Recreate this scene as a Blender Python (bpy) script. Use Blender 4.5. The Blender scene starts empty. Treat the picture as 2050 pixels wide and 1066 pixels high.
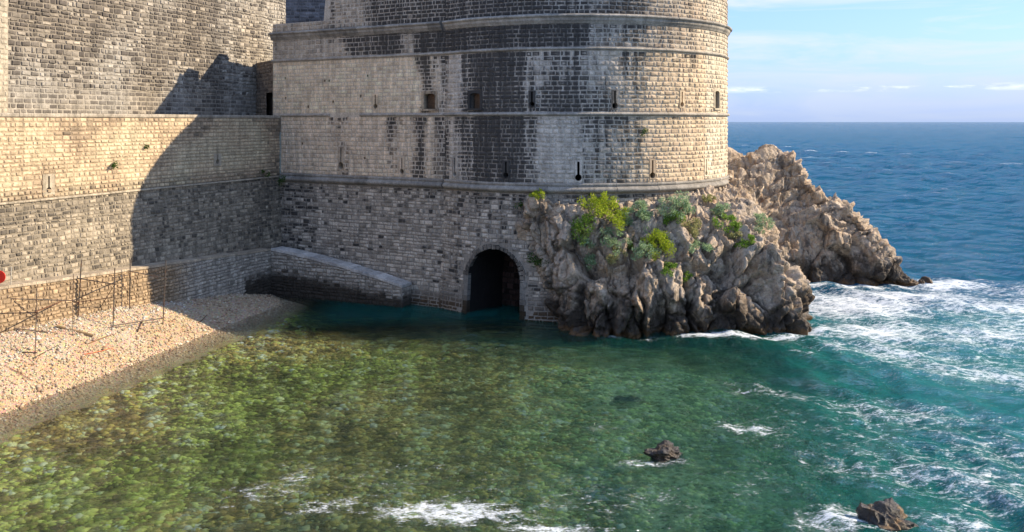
import bpy, math, random
import numpy as np
from mathutils import Vector, Matrix, noise
from mathutils.bvhtree import BVHTree
from mathutils.geometry import tessellate_polygon

R = math.radians
rnd = random.Random(7)
nrs = np.random.RandomState(11)
SC = bpy.context.scene
COL = SC.collection

# ------------------------------------------------------------------ camera
F, CX, HY, EYE = 1775.0, 1025.0, 243.0, 13.5      # focal length / horizon of the photograph, eye height over the sea
cam_d = bpy.data.cameras.new('camera')
cam = bpy.data.objects.new('camera', cam_d)
COL.objects.link(cam)
cam.location = (0, 0, EYE)
cam.rotation_euler = (R(90), 0, 0)
cam_d.sensor_width = 36.0
cam_d.lens = 36.0 * F / 2050.0
cam_d.shift_y = -(533.0 - HY) / 2050.0
cam_d.clip_start = 0.5
cam_d.clip_end = 60000
SC.camera = cam

# ------------------------------------------------------------------ light
SUN_EL, SUN_TH = R(29.5), R(-6.0)                    # elevation; angle of the sun from +x towards the viewer
to_sun = Vector((math.cos(SUN_TH) * math.cos(SUN_EL), -math.sin(SUN_TH) * math.cos(SUN_EL), math.sin(SUN_EL)))
sun_d = bpy.data.lights.new('sun', 'SUN')
sun_d.energy = 2.9
sun_d.angle = R(0.5)
sun_d.color = (1.0, 0.85, 0.64)
sun = bpy.data.objects.new('sun', sun_d)
COL.objects.link(sun)
sun.rotation_euler = to_sun.to_track_quat('Z', 'Y').to_euler()
sun.location = (60, 20, 60)

world = bpy.data.worlds.new('World')
SC.world = world
world.use_nodes = True
wn, wl = world.node_tree.nodes, world.node_tree.links
wn.clear()
w_out = wn.new('ShaderNodeOutputWorld')
w_bg = wn.new('ShaderNodeBackground')
w_bg.inputs['Strength'].default_value = 0.15
w_sky = wn.new('ShaderNodeTexSky')
w_sky.sky_type = 'NISHITA'
w_sky.sun_disc = False
w_sky.sun_elevation = SUN_EL
w_sky.sun_rotation = math.atan2(to_sun.x, to_sun.y)
w_sky.air_density = 1.0
w_sky.dust_density = 0.6
w_sky.ozone_density = 2.5
w_tc = wn.new('ShaderNodeTexCoord')
w_sep = wn.new('ShaderNodeSeparateXYZ')
wl.new(w_tc.outputs['Generated'], w_sep.inputs[0])


def wmath(op, a, b=None, c=None, clamp=False):
    n = wn.new('ShaderNodeMath')
    n.operation = op
    n.use_clamp = clamp
    for i, v in enumerate((a, b, c)):
        if v is None:
            continue
        if isinstance(v, (int, float)):
            n.inputs[i].default_value = v
        else:
            wl.new(v, n.inputs[i])
    return n.outputs[0]


def wnoise(scale, detail, rough, sx, sy, sz, lo, hi, dist=0.0):
    m = wn.new('ShaderNodeMapping')
    m.inputs['Scale'].default_value = (sx, sy, sz)
    wl.new(w_tc.outputs['Generated'], m.inputs[0])
    n = wn.new('ShaderNodeTexNoise')
    n.inputs['Scale'].default_value = scale
    n.inputs['Detail'].default_value = detail
    n.inputs['Roughness'].default_value = rough
    n.inputs['Distortion'].default_value = dist
    wl.new(m.outputs[0], n.inputs['Vector'])
    mr = wn.new('ShaderNodeMapRange')
    mr.inputs[1].default_value = lo
    mr.inputs[2].default_value = hi
    wl.new(n.outputs[0], mr.inputs[0])
    return mr.outputs[0]


def wmix(fac, a, b):
    n = wn.new('ShaderNodeMix')
    n.data_type = 'RGBA'
    if isinstance(fac, (int, float)):
        n.inputs[0].default_value = fac
    else:
        wl.new(fac, n.inputs[0])
    for k, v in ((6, a), (7, b)):
        if isinstance(v, tuple):
            n.inputs[k].default_value = v + (1.0,)
        else:
            wl.new(v, n.inputs[k])
    return n.outputs[2]


# thin milky air over the whole dome, veils of cirrus, and a belt of small clouds just over the horizon
sky_c = wmix(0.80, w_sky.outputs[0], (0.52, 1.02, 2.40))
cirrus = wnoise(2.6, 7, 0.58, 1.5, 1.5, 11.0, 0.44, 0.62, 0.9)
sky_c = wmix(wmath('MULTIPLY', cirrus, 0.8), sky_c, (1.9, 2.1, 2.5))
haze_f = wmath('MULTIPLY', wmath('POWER', wmath('SUBTRACT', 1.0, wmath('MULTIPLY', w_sep.outputs[2], 9.0, None, True)), 2.0), 0.75)
sky_c = wmix(haze_f, sky_c, (1.0, 1.28, 1.9))
band = wmath('SUBTRACT', 1.0, wmath('ABSOLUTE', wmath('DIVIDE', wmath('SUBTRACT', w_sep.outputs[2], 0.0345), 0.0045)), None, True)
puff = wnoise(17.0, 6, 0.62, 1.0, 1.0, 6.0, 0.50, 0.66)
sky_c = wmix(wmath('MULTIPLY', wmath('MULTIPLY', band, puff), 0.85), sky_c, (2.8, 2.95, 3.15))
wl.new(sky_c, w_bg.inputs['Color'])
wl.new(w_bg.outputs[0], w_out.inputs[0])

SC.view_settings.view_transform = 'Standard'
SC.view_settings.look = 'None'
SC.view_settings.gamma = 1.0
SC.view_settings.use_curve_mapping = False
SC.view_settings.exposure = 1.6
SC.render.engine = 'CYCLES'
SC.cycles.use_denoising = True
SC.cycles.max_bounces = 8
SC.cycles.transparent_max_bounces = 12
SC.cycles.caustics_reflective = False
SC.cycles.caustics_refractive = False


# ------------------------------------------------------------------ helpers
def clamp(v, a=0.0, b=1.0):
    return max(a, min(b, v))


def lerp(a, b, f):
    return a + (b - a) * f


def mixc(a, b, f):
    return tuple(lerp(a[i], b[i], f) for i in range(3))


def tint(c, k):
    return tuple(q * k for q in c[:3]) + tuple(c[3:])


def sstep(a, b, v):
    t = clamp((v - a) / (b - a))
    return t * t * (3 - 2 * t)


def proj(p):
    y = max(p[1], 0.5)
    return CX + F * p[0] / y, HY + F * (EYE - p[2]) / y


def at(px, py, depth):
    """world point that the photograph shows at a pixel, at a known distance"""
    return Vector(((px - CX) / F * depth, depth, EYE - (py - HY) / F * depth))


def new_mesh(name, verts, faces, cols=None, smooth=False, mat=None):
    me = bpy.data.meshes.new(name)
    me.from_pydata(verts, [], faces)
    if cols is not None:
        ca = me.color_attributes.new('Col', 'FLOAT_COLOR', 'POINT')
        a = np.array([tuple(q) + (0.0,) * (4 - len(q)) for q in cols], dtype=np.float32)
        ca.data.foreach_set('color', a.ravel())
    if smooth:
        me.polygons.foreach_set('use_smooth', [True] * len(me.polygons))
    if mat:
        me.materials.append(mat)
    return me


def np_mesh(name, V, Fc, mat=None, smooth=False, col=None):
    """V (n,3), Fc (m,k) arrays"""
    me = bpy.data.meshes.new(name)
    n, (m, k) = len(V), Fc.shape
    me.vertices.add(n)
    me.vertices.foreach_set('co', np.asarray(V, dtype=np.float32).ravel())
    me.loops.add(m * k)
    me.loops.foreach_set('vertex_index', Fc.astype(np.int32).ravel())
    me.polygons.add(m)
    me.polygons.foreach_set('loop_start', np.arange(0, m * k, k, dtype=np.int32))
    me.polygons.foreach_set('loop_total', np.full(m, k, dtype=np.int32))
    if smooth:
        me.polygons.foreach_set('use_smooth', np.ones(m, dtype=bool))
    me.update(calc_edges=True)
    me.validate()
    if col is not None:
        ca = me.color_attributes.new('Col', 'FLOAT_COLOR', 'POINT')
        a = np.ones((n, 4), dtype=np.float32)
        a[:, :col.shape[1]] = col
        ca.data.foreach_set('color', a.ravel())
    if mat:
        me.materials.append(mat)
    return me


def obj(name, me, parent=None, kind=None, label=None):
    o = bpy.data.objects.new(name, me)
    COL.objects.link(o)
    if parent is not None:
        o.parent = parent
        o.matrix_parent_inverse = parent_world_inv(parent)
    if kind:
        o['kind'] = kind
    if label:
        o['label'] = label
    return o


def parent_world_inv(p):
    m = Matrix.Translation(p.location)
    q = p.parent
    while q is not None:
        # every child keeps its parent's inverse, so its own location is already in world terms
        q = q.parent
    return m.inverted()


def thing(name, label, cat, loc=(0, 0, 0), group=None, kind=None):
    o = bpy.data.objects.new(name, None)
    o.empty_display_size = 0.5
    COL.objects.link(o)
    o.location = loc
    tag(o, label, cat, group, kind)
    return o


def tag(o, label, cat, group=None, kind=None):
    o['label'] = label
    o['category'] = cat
    if group:
        o['group'] = group
    if kind:
        o['kind'] = kind
    return o


class MB:
    """collects geometry with vertex colours"""

    def __init__(s):
        s.v, s.f, s.c = [], [], []

    def add(s, verts, faces, col):
        b = len(s.v)
        s.v.extend(verts)
        s.f.extend([tuple(b + i for i in f) for f in faces])
        if isinstance(col, list):
            s.c.extend(col)
        else:
            s.c.extend([col] * len(verts))

    def tube(s, pts, r, col, n=6, r2=None):
        pts = [Vector(p) for p in pts]
        vs, fs = [], []
        for i, p in enumerate(pts):
            d = (pts[min(i + 1, len(pts) - 1)] - pts[max(i - 1, 0)]).normalized()
            a = d.cross(Vector((0, 0, 1)))
            if a.length < 0.05:
                a = d.cross(Vector((0, 1, 0)))
            a.normalize()
            b = d.cross(a)
            rr = r if r2 is None else lerp(r, r2, i / (len(pts) - 1))
            for k in range(n):
                t = 2 * math.pi * k / n
                vs.append(tuple(p + a * (rr * math.cos(t)) + b * (rr * math.sin(t))))
        for i in range(len(pts) - 1):
            for k in range(n):
                k2 = (k + 1) % n
                fs.append((i * n + k, i * n + k2, (i + 1) * n + k2, (i + 1) * n + k))
        fs.append(tuple(range(n)))
        fs.append(tuple((len(pts) - 1) * n + k for k in reversed(range(n))))
        s.add(vs, fs, col)

    def box8(s, c8, col):
        """eight corners: bottom ring then top ring"""
        s.add([tuple(c) for c in c8], [(3, 2, 1, 0), (4, 5, 6, 7), (0, 1, 5, 4), (1, 2, 6, 5), (2, 3, 7, 6), (3, 0, 4, 7)], col)

    def build(s, name, mat, parent=None, kind=None, smooth=False, label=None):
        return obj(name, new_mesh(name, s.v, s.f, s.c, smooth, mat), parent, kind, label)


# ------------------------------------------------------------------ materials
def mat_new(name):
    m = bpy.data.materials.new(name)
    m.use_nodes = True
    m.node_tree.nodes.clear()
    return m, m.node_tree.nodes, m.node_tree.links


class G:
    """small node-graph helper"""

    def __init__(s, name):
        s.m, s.n, s.l = mat_new(name)
        s.out = s.n.new('ShaderNodeOutputMaterial')

    def node(s, t, **kw):
        n = s.n.new(t)
        for k, v in kw.items():
            setattr(n, k, v)
        return n

    def put(s, sock, v):
        if isinstance(v, (int, float)):
            sock.default_value = v
        elif isinstance(v, tuple):
            sock.default_value = v + (1.0,) if len(v) == 3 and sock.type == 'RGBA' else v
        else:
            s.l.new(v, sock)

    def math(s, op, a, b=None, clampit=False):
        n = s.node('ShaderNodeMath', operation=op, use_clamp=clampit)
        s.put(n.inputs[0], a)
        if b is not None:
            s.put(n.inputs[1], b)
        return n.outputs[0]

    def mix(s, f, a, b, blend='MIX'):
        n = s.node('ShaderNodeMix', data_type='RGBA', blend_type=blend)
        s.put(n.inputs[0], f)
        s.put(n.inputs[6], a)
        s.put(n.inputs[7], b)
        return n.outputs[2]

    def rng(s, v, a, b, c=0.0, d=1.0, smooth=False):
        n = s.node('ShaderNodeMapRange')
        if smooth:
            n.interpolation_type = 'SMOOTHSTEP'
        s.put(n.inputs[0], v)
        for i, q in enumerate((a, b, c, d)):
            n.inputs[i + 1].default_value = q
        return n.outputs[0]

    def pos(s, scale=(1, 1, 1)):
        g = s.node('ShaderNodeNewGeometry')
        m = s.node('ShaderNodeMapping')
        m.inputs['Scale'].default_value = scale
        s.l.new(g.outputs['Position'], m.inputs[0])
        return m.outputs[0]

    def noise(s, vec, scale, detail=4, rough=0.55, dist=0.0):
        n = s.node('ShaderNodeTexNoise')
        s.put(n.inputs['Vector'], vec)
        n.inputs['Scale'].default_value = scale
        n.inputs['Detail'].default_value = detail
        n.inputs['Roughness'].default_value = rough
        n.inputs['Distortion'].default_value = dist
        return n.outputs[0]

    def voro(s, vec, scale, feature='F1', out=0):
        n = s.node('ShaderNodeTexVoronoi', feature=feature)
        s.put(n.inputs['Vector'], vec)
        n.inputs['Scale'].default_value = scale
        return n.outputs[out]

    def attr(s, name, out='Color'):
        n = s.node('ShaderNodeAttribute', attribute_name=name)
        return n.outputs[out]

    def bump(s, h, strength, dist, normal=None):
        n = s.node('ShaderNodeBump')
        n.inputs['Strength'].default_value = strength
        n.inputs['Distance'].default_value = dist
        s.put(n.inputs['Height'], h)
        if normal is not None:
            s.l.new(normal, n.inputs['Normal'])
        return n.outputs[0]

    def scale_col(s, c, f):
        """colour times a float"""
        n = s.node('ShaderNodeVectorMath', operation='SCALE')
        s.put(n.inputs[0], c)
        s.put(n.inputs['Scale'], f)
        return n.outputs[0]

    def principled(s, col, rough=0.9, normal=None, spec=0.3, metal=0.0):
        b = s.node('ShaderNodeBsdfPrincipled')
        s.put(b.inputs['Base Color'], col)
        s.put(b.inputs['Roughness'], rough)
        b.inputs['Specular IOR Level'].default_value = spec
        b.inputs['Metallic'].default_value = metal
        if normal is not None:
            s.l.new(normal, b.inputs['Normal'])
        s.l.new(b.outputs[0], s.out.inputs[0])
        return b


def m_masonry():
    g = G('weathered limestone')
    c = g.attr('Col')
    p = g.pos()
    n1 = g.rng(g.noise(p, 1.7, 5, 0.6), 0.3, 0.75, 0.72, 1.2)
    n2 = g.rng(g.noise(p, 11.0, 4, 0.65), 0.3, 0.7, 0.72, 1.22)
    st = g.rng(g.noise(g.pos((2.3, 2.3, 0.22)), 1.6, 5, 0.6), 0.35, 0.7, 1.12, 0.74)
    c = g.scale_col(c, g.math('MULTIPLY', g.math('MULTIPLY', n1, n2), st))
    # weather streaks: where the wall is stained (alpha), ragged upright runs of black crust
    al = g.attr('Col', 'Alpha')
    sn = g.math('ADD', g.math('MULTIPLY', g.noise(g.pos((4.2, 4.2, 0.28)), 1.0, 6, 0.65), 0.7), g.math('MULTIPLY', g.noise(p, 5.0, 5, 0.7), 0.3))
    k = g.rng(g.math('ADD', sn, al), 0.75, 1.20, 0.0, 0.92, True)
    c = g.mix(k, c, (0.026, 0.025, 0.025))
    b = g.bump(g.noise(p, 22.0, 5, 0.7), 0.5, 0.03)
    g.principled(c, 0.93, b, 0.2)
    return g.m


def m_plain(name, rough=0.9, scale=14.0, lo=0.75, hi=1.2, bs=0.3, bd=0.01, spec=0.3):
    g = G(name)
    p = g.pos()
    c = g.scale_col(g.attr('Col'), g.rng(g.noise(p, scale, 4, 0.6), 0.3, 0.7, lo, hi))
    g.principled(c, rough, g.bump(g.noise(p, scale * 2.5, 3, 0.6), bs, bd), spec)
    return g.m


def m_rock():
    g = G('sea worn limestone rock')
    p = g.pos()
    n1 = g.noise(p, 0.35, 6, 0.62, 0.4)
    n2 = g.noise(p, 1.6, 7, 0.68, 0.3)
    n3 = g.noise(p, 7.0, 6, 0.7)
    c = g.mix(g.rng(n1, 0.36, 0.62), (0.40, 0.285, 0.18), (0.46, 0.375, 0.285))
    c = g.mix(g.rng(n2, 0.50, 0.66), c, (0.62, 0.49, 0.35))
    c = g.mix(g.rng(g.noise(p, 0.6, 4, 0.6), 0.60, 0.74, 0, 0.7), c, (0.30, 0.155, 0.07))
    c = g.mix(g.rng(n3, 0.55, 0.66, 0, 0.6), c, (0.07, 0.062, 0.055))
    # dark lichen in ragged upright streaks
    st = g.noise(g.pos((1.2, 1.2, 0.4)), 1.3, 6, 0.66)
    c = g.mix(g.rng(st, 0.51, 0.64, 0, 0.82), c, (0.075, 0.066, 0.056))
    # tidal belt: black-brown algae, then bare wet stone
    sep = g.node('ShaderNodeSeparateXYZ')
    g.l.new(p, sep.inputs[0])
    wz = g.math('ADD', sep.outputs[2], g.rng(g.noise(p, 0.9, 5, 0.6), 0.3, 0.7, -1.5, 1.3))
    c = g.mix(g.rng(wz, 0.7, 3.0, 0.94, 0.0, True), c, (0.034, 0.024, 0.016))
    low = g.math('ADD', sep.outputs[2], g.rng(g.noise(p, 2.2, 5, 0.6), 0.3, 0.7, -0.35, 0.35))
    c = g.mix(g.rng(low, 0.05, 0.42, 0.75, 0.0, True), c, (0.13, 0.066, 0.02))
    rough = g.rng(sep.outputs[2], 0.2, 1.6, 0.45, 0.93)
    h = g.math('ADD', g.math('MULTIPLY', n3, 0.5), g.math('ADD', g.noise(p, 2.8, 8, 0.7), g.math('MULTIPLY', g.voro(p, 3.2, 'DISTANCE_TO_EDGE'), 0.6)))
    g.principled(c, rough, g.bump(h, 0.9, 0.22), 0.35)
    return g.m


def m_wet_rock():
    g = G('wet dark rock')
    p = g.pos()
    c = g.mix(g.rng(g.noise(p, 2.2, 6, 0.66), 0.42, 0.62), (0.020, 0.016, 0.013), (0.075, 0.048, 0.026))
    c = g.mix(g.rng(g.noise(p, 1.1, 5, 0.6), 0.54, 0.66, 0.0, 0.75), c, (0.30, 0.18, 0.07))
    g.principled(c, 0.4, g.bump(g.noise(p, 6.0, 7, 0.7), 0.9, 0.12), 0.5)
    return g.m


def m_leaf():
    g = G('leaves')
    c = g.scale_col(g.attr('Col'), g.rng(g.noise(g.pos(), 9.0, 3), 0.3, 0.7, 0.8, 1.2))
    d = g.node('ShaderNodeBsdfDiffuse')
    t = g.node('ShaderNodeBsdfTranslucent')
    g.put(d.inputs[0], c)
    g.put(t.inputs[0], c)
    mx = g.node('ShaderNodeMixShader')
    mx.inputs[0].default_value = 0.35
    g.l.new(d.outputs[0], mx.inputs[1])
    g.l.new(t.outputs[0], mx.inputs[2])
    g.l.new(mx.outputs[0], g.out.inputs[0])
    return g.m


def m_metal():
    g = G('rusty scaffold tube')
    p = g.pos()
    c = g.mix(g.rng(g.noise(p, 3.0, 5), 0.42, 0.62), g.attr('Col'), (0.10, 0.045, 0.022))
    g.principled(c, 0.65, None, 0.4, 0.15)
    return g.m


def m_beach():
    g = G('pebble shingle')
    p = g.pos()
    sep = g.node('ShaderNodeSeparateXYZ')
    g.l.new(p, sep.inputs[0])
    big = g.noise(p, 0.5, 4, 0.6)
    c = g.mix(g.rng(big, 0.38, 0.62), (0.40, 0.28, 0.165), (0.43, 0.34, 0.23))
    vc = g.voro(p, 14.0, 'F1', 1)
    c = g.mix(0.30, c, vc, 'OVERLAY')
    c = g.mix(g.rng(g.noise(p, 4.0, 6, 0.7), 0.56, 0.7, 0, 0.5), c, (0.30, 0.17, 0.09))
    # wet just above and below the waterline
    c = g.mix(g.rng(sep.outputs[2], 0.12, 0.5, 0.12, 0.0, True), c, (0.33, 0.24, 0.145))
    # under water: weed and sand
    weed = g.mix(g.rng(g.noise(p, 0.8, 5, 0.65), 0.4, 0.6), (0.20, 0.18, 0.035), (0.14, 0.09, 0.035))
    weed = g.mix(g.rng(g.noise(p, 2.6, 6, 0.72), 0.46, 0.56), weed, (0.018, 0.016, 0.010))
    sand = g.mix(g.rng(g.noise(p, 2.0, 5, 0.65), 0.42, 0.62), (0.34, 0.44, 0.27), (0.58, 0.64, 0.46))
    sx = g.math('ADD', sep.outputs[0], g.rng(g.noise(p, 0.22, 4, 0.6), 0.3, 0.7, -7.0, 7.0))
    patchy = g.rng(g.noise(p, 0.42, 5, 0.65), 0.40, 0.54)
    weed = g.mix(g.math('MULTIPLY', g.rng(sx, 1.0, 6.0, 0, 0.95, True), patchy), weed, sand)
    wz = g.math('ADD', sep.outputs[2], g.rng(g.noise(p, 1.2, 4, 0.6), 0.3, 0.7, -0.16, 0.16))
    c = g.mix(g.rng(wz, -0.95, -0.42, 1.0, 0.0, True), c, weed)
    h = g.math('ADD', g.voro(p, 14.0), g.noise(p, 5.0, 5, 0.7))
    g.principled(c, 0.85, g.bump(h, 0.7, 0.05), 0.3)
    return g.m


def m_water():
    g = G('sea water')
    tint = g.attr('tint')
    body = g.attr('tint', 'Alpha')
    foam = g.attr('foam', 'Fac')
    geo = g.node('ShaderNodeNewGeometry')
    P = geo.outputs['Position']

    def mp(scale, rot=0.0):
        m = g.node('ShaderNodeMapping')
        m.inputs['Rotation'].default_value = (0, 0, rot)
        m.inputs['Scale'].default_value = scale
        g.l.new(P, m.inputs[0])
        return m.outputs[0]
    # ripples: small wind chop over the modelled waves
    r1 = g.noise(mp((0.55, 1.25, 1.0), 0.22), 2.4, 5, 0.6, 0.5)
    r2 = g.noise(mp((0.55, 1.3, 1.0), -0.3), 6.5, 4, 0.6, 0.5)
    r3 = g.noise(mp((0.5, 1.0, 1.0), 0.1), 0.55, 4, 0.6, 0.4)
    h = g.math('ADD', g.math('MULTIPLY', r1, 0.75), g.math('ADD', g.math('MULTIPLY', r2, 0.26), g.math('MULTIPLY', r3, 1.1)))
    nb = g.bump(h, 1.0, 0.55)
    # water body
    deep = g.mix(g.rng(body, 0.55, 1.0, 0, 1, True), (0.008, 0.175, 0.150), (0.002, 0.084, 0.158))
    dif = g.node('ShaderNodeBsdfDiffuse')
    g.put(dif.inputs['Color'], deep)
    g.l.new(nb, dif.inputs['Normal'])
    tr = g.node('ShaderNodeBsdfTransparent')
    g.put(tr.inputs[0], tint)
    rf = g.node('ShaderNodeBsdfRefraction')
    g.put(rf.inputs['Color'], tint)
    rf.inputs['IOR'].default_value = 1.33
    rf.inputs['Roughness'].default_value = 0.0
    g.l.new(nb, rf.inputs['Normal'])
    m0 = g.node('ShaderNodeMixShader')
    sr = g.node('ShaderNodeSeparateColor')
    g.put(sr.inputs[0], tint)
    g.put(m0.inputs[0], g.rng(sr.outputs[0], 1.0, 0.80, 0.04, 0.58))
    g.l.new(tr.outputs[0], m0.inputs[1])
    g.l.new(rf.outputs[0], m0.inputs[2])
    m1 = g.node('ShaderNodeMixShader')
    g.put(m1.inputs[0], body)
    g.l.new(m0.outputs[0], m1.inputs[1])
    g.l.new(dif.outputs[0], m1.inputs[2])
    gl = g.node('ShaderNodeBsdfGlossy')
    gl.inputs['Roughness'].default_value = 0.05
    g.l.new(nb, gl.inputs['Normal'])
    fr = g.node('ShaderNodeFresnel')
    fr.inputs['IOR'].default_value = 1.33
    g.l.new(nb, fr.inputs['Normal'])
    m2 = g.node('ShaderNodeMixShader')
    g.put(m2.inputs[0], g.math('MULTIPLY', fr.outputs[0], g.rng(body, 0.1, 0.6, 0.55, 0.85)))
    g.l.new(m1.outputs[0], m2.inputs[1])
    g.l.new(gl.outputs[0], m2.inputs[2])
    # foam: white froth torn into strands, with bubble flecks that also paint glints
    f1 = g.noise(mp((0.75, 1.25, 1.0), 0.5), 1.0, 8, 0.70, 1.4)
    f2 = g.noise(mp((0.6, 1.4, 1.0), 0.55), 3.0, 7, 0.72, 1.4)
    v = g.voro(mp((0.7, 1.2, 1.0), 0.5), 1.5, 'DISTANCE_TO_EDGE')
    net = g.rng(v, 0.0, 0.22, 0.07, -0.03)
    fn = g.math('ADD', g.math('ADD', g.math('MULTIPLY', f1, 0.50), g.math('MULTIPLY', f2, 0.50)), net)
    thr = g.math('SUBTRACT', 0.73, g.math('MULTIPLY', foam, 0.53))
    f3 = g.noise(mp((0.7, 1.3, 1.0), 0.5), 11.0, 4, 0.65, 0.6)
    ff = g.rng(g.math('SUBTRACT', g.math('ADD', fn, g.rng(f3, 0.3, 0.7, -0.11, 0.11)), thr), 0.0, 0.27, 0.0, 1.0, True)
    sp = g.voro(mp((0.8, 1.25, 1.0), 0.5), 4.5)
    spk = g.math('MULTIPLY', g.rng(sp, 0.13, 0.24, 1.0, 0.0, True), g.rng(g.math('ADD', foam, g.rng(f1, 0.35, 0.65, -0.25, 0.25)), 0.36, 0.62, 0.0, 0.9))
    ff = g.math('MAXIMUM', ff, spk)
    fd = g.node('ShaderNodeBsdfDiffuse')
    fd.inputs['Color'].default_value = (0.80, 0.83, 0.83, 1)
    g.l.new(g.bump(fn, 0.6, 0.25), fd.inputs['Normal'])
    m3 = g.node('ShaderNodeMixShader')
    g.put(m3.inputs[0], g.math('MULTIPLY', ff, 0.86))
    g.l.new(m2.outputs[0], m3.inputs[1])
    g.l.new(fd.outputs[0], m3.inputs[2])
    g.l.new(m3.outputs[0], g.out.inputs[0])
    return g.m


M_STONE = m_masonry()
M_ROCK = m_rock()
M_WET = m_wet_rock()
M_LEAF = m_leaf()
M_METAL = m_metal()
M_BEACH = m_beach()
M_WATER = m_water()
M_PEBBLE = m_plain('beach pebbles', 0.85, 20.0)
M_WOOD = m_plain('weathered wood', 0.85, 9.0, 0.6, 1.3)
M_PAINT = m_plain('painted plastic', 0.4, 4.0, 0.92, 1.05, 0.05)


# ------------------------------------------------------------------ wall faces
class Face:
    """a wall surface addressed by run t (m, rightwards seen from outside), height z and distance d in front"""

    def __init__(s, A=None, u=None, C=None, rad=None, a0=0.0, bat=0.0, zc=9.0):
        s.A, s.C, s.rad, s.a0, s.bat, s.zc = A, C, rad, a0, bat, zc
        if u is not None:
            L = math.hypot(*u)
            s.u = (u[0] / L, u[1] / L)
            s.n = (s.u[1], -s.u[0])

    def P(s, t, z, d=0.0):
        d = d + s.bat * max(0.0, s.zc - z) / s.zc
        if s.C is None:
            return (s.A[0] + s.u[0] * t + s.n[0] * d, s.A[1] + s.u[1] * t + s.n[1] * d, z)
        a = s.a0 + t / s.rad
        r = s.rad + d
        return (s.C[0] + r * math.sin(a), s.C[1] - r * math.cos(a), z)

    def normal(s, t):
        if s.C is None:
            return Vector((s.n[0], s.n[1], 0))
        a = s.a0 + t / s.rad
        return Vector((math.sin(a), -math.cos(a), 0))

    def locate(s, px, py):
        k = (px - CX) / F
        z = 8.0
        for _ in range(4):
            off = s.bat * max(0.0, s.zc - z) / s.zc
            if s.C is None:
                ax, ay = s.A[0] + s.n[0] * off, s.A[1] + s.n[1] * off
                t = (k * ay - ax) / (s.u[0] - k * s.u[1])
                y = ay + s.u[1] * t
            else:
                r = s.rad + off
                qa = k * k + 1
                qb = -2 * (k * s.C[0] + s.C[1])
                qc = s.C[0] ** 2 + s.C[1] ** 2 - r * r
                y = (-qb - math.sqrt(max(0.0, qb * qb - 4 * qa * qc))) / (2 * qa)
                a = math.atan2(k * y - s.C[0], -(y - s.C[1]))
                t = (a - s.a0) * s.rad
            z = EYE - (py - HY) / F * y
        return t, z


def subtract(rects, hole):
    out = []
    h0, h1, g0, g1 = hole
    for (a, b, c, d) in rects:
        if b <= h0 or a >= h1 or d <= g0 or c >= g1:
            out.append((a, b, c, d))
            continue
        if a < h0:
            out.append((a, h0, c, d))
        if b > h1:
            out.append((h1, b, c, d))
        m0, m1 = max(a, h0), min(b, h1)
        if c < g0:
            out.append((m0, m1, c, g0))
        if d > g1:
            out.append((m0, m1, g1, d))
    return [r for r in out if r[1] - r[0] > 0.09 and r[3] - r[2] > 0.07]


def stone_block(face, a, b, c, d, col, g, proud, jit, r, warp=None):
    """one squared stone: back ring in the mortar, chamfered front ring, domed face"""
    p = proud * r.uniform(0.45, 1.35)
    bv = min(0.045, 0.16 * min(b - a, d - c))
    back = [(a + g, c + g), (b - g, c + g), (b - g, d - g), (a + g, d - g)]
    vs = []
    js = [(r.uniform(-jit, jit), r.uniform(-jit, jit)) for _ in range(4)]
    w = warp or (lambda t, z: 0.0)
    for (q, z), (jx, jz) in zip(back, js):
        q, z = q + jx, z + jz
        vs.append(face.P(q, z + w(q, z), -0.03))
    sg = ((1, 1), (-1, 1), (-1, -1), (1, -1))
    for (q, z), (jx, jz), (ux, uz) in zip(back, js, sg):
        q, z = q + jx + ux * bv, z + jz + uz * bv
        vs.append(face.P(q, z + w(q, z), p * r.uniform(0.8, 1.15)))
    mx, mz = (a + b) / 2 + r.uniform(-0.03, 0.03), (c + d) / 2
    vs.append(face.P(mx, mz + w(mx, mz), p * 1.1 + r.uniform(-0.004, 0.018)))
    fs = [(0, 1, 5, 4), (1, 2, 6, 5), (2, 3, 7, 6), (3, 0, 4, 7), (4, 5, 8), (5, 6, 8), (6, 7, 8), (7, 4, 8)]
    return vs, fs, [col] * 9


def lay_stones(face, t0, t1, z0, z1, h, w, colf, r, holes=(), skip=None, g=0.022, proud=0.045, jit=0.012, hv=0.12, wv=0.35, warp=None, top=None, af=None):
    out = []
    z = z0
    while z < z1 - 0.05:
        hh = h * r.uniform(1 - hv, 1 + hv)
        zb = min(z + hh, z1)
        if z1 - zb < 0.1:
            zb = z1
        t = t0 - r.uniform(0, w)
        while t < t1 - 0.02:
            ww = w * r.uniform(1 - wv, 1 + wv * 1.5)
            a, b = max(t, t0), min(t + ww, t1)
            t += ww
            if b - a < 0.12:
                continue
            rects = [(a, b, z, zb)]
            for hl in holes:
                rects = subtract(rects, hl)
            for (p, q, c, d) in rects:
                if top is not None:
                    tz = min(top(p), top(q))
                    if c > tz - 0.08:
                        continue
                    d = min(d, tz)
                if skip is not None and skip(p, q, c, d):
                    continue
                cen = face.P((p + q) / 2, (c + d) / 2, 0)
                col = colf(cen, r, (p + q) / 2)
                vs, fs, cs = stone_block(face, p, q, c, d, col, g, proud, jit, r, warp)
                if af is not None and len(col) > 3:
                    cs = [col[:3] + (clamp(col[3] + af(v, (p + q) / 2)),) for v in vs]
                out.append((vs, fs, cs))
        z = zb
    return out


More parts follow.
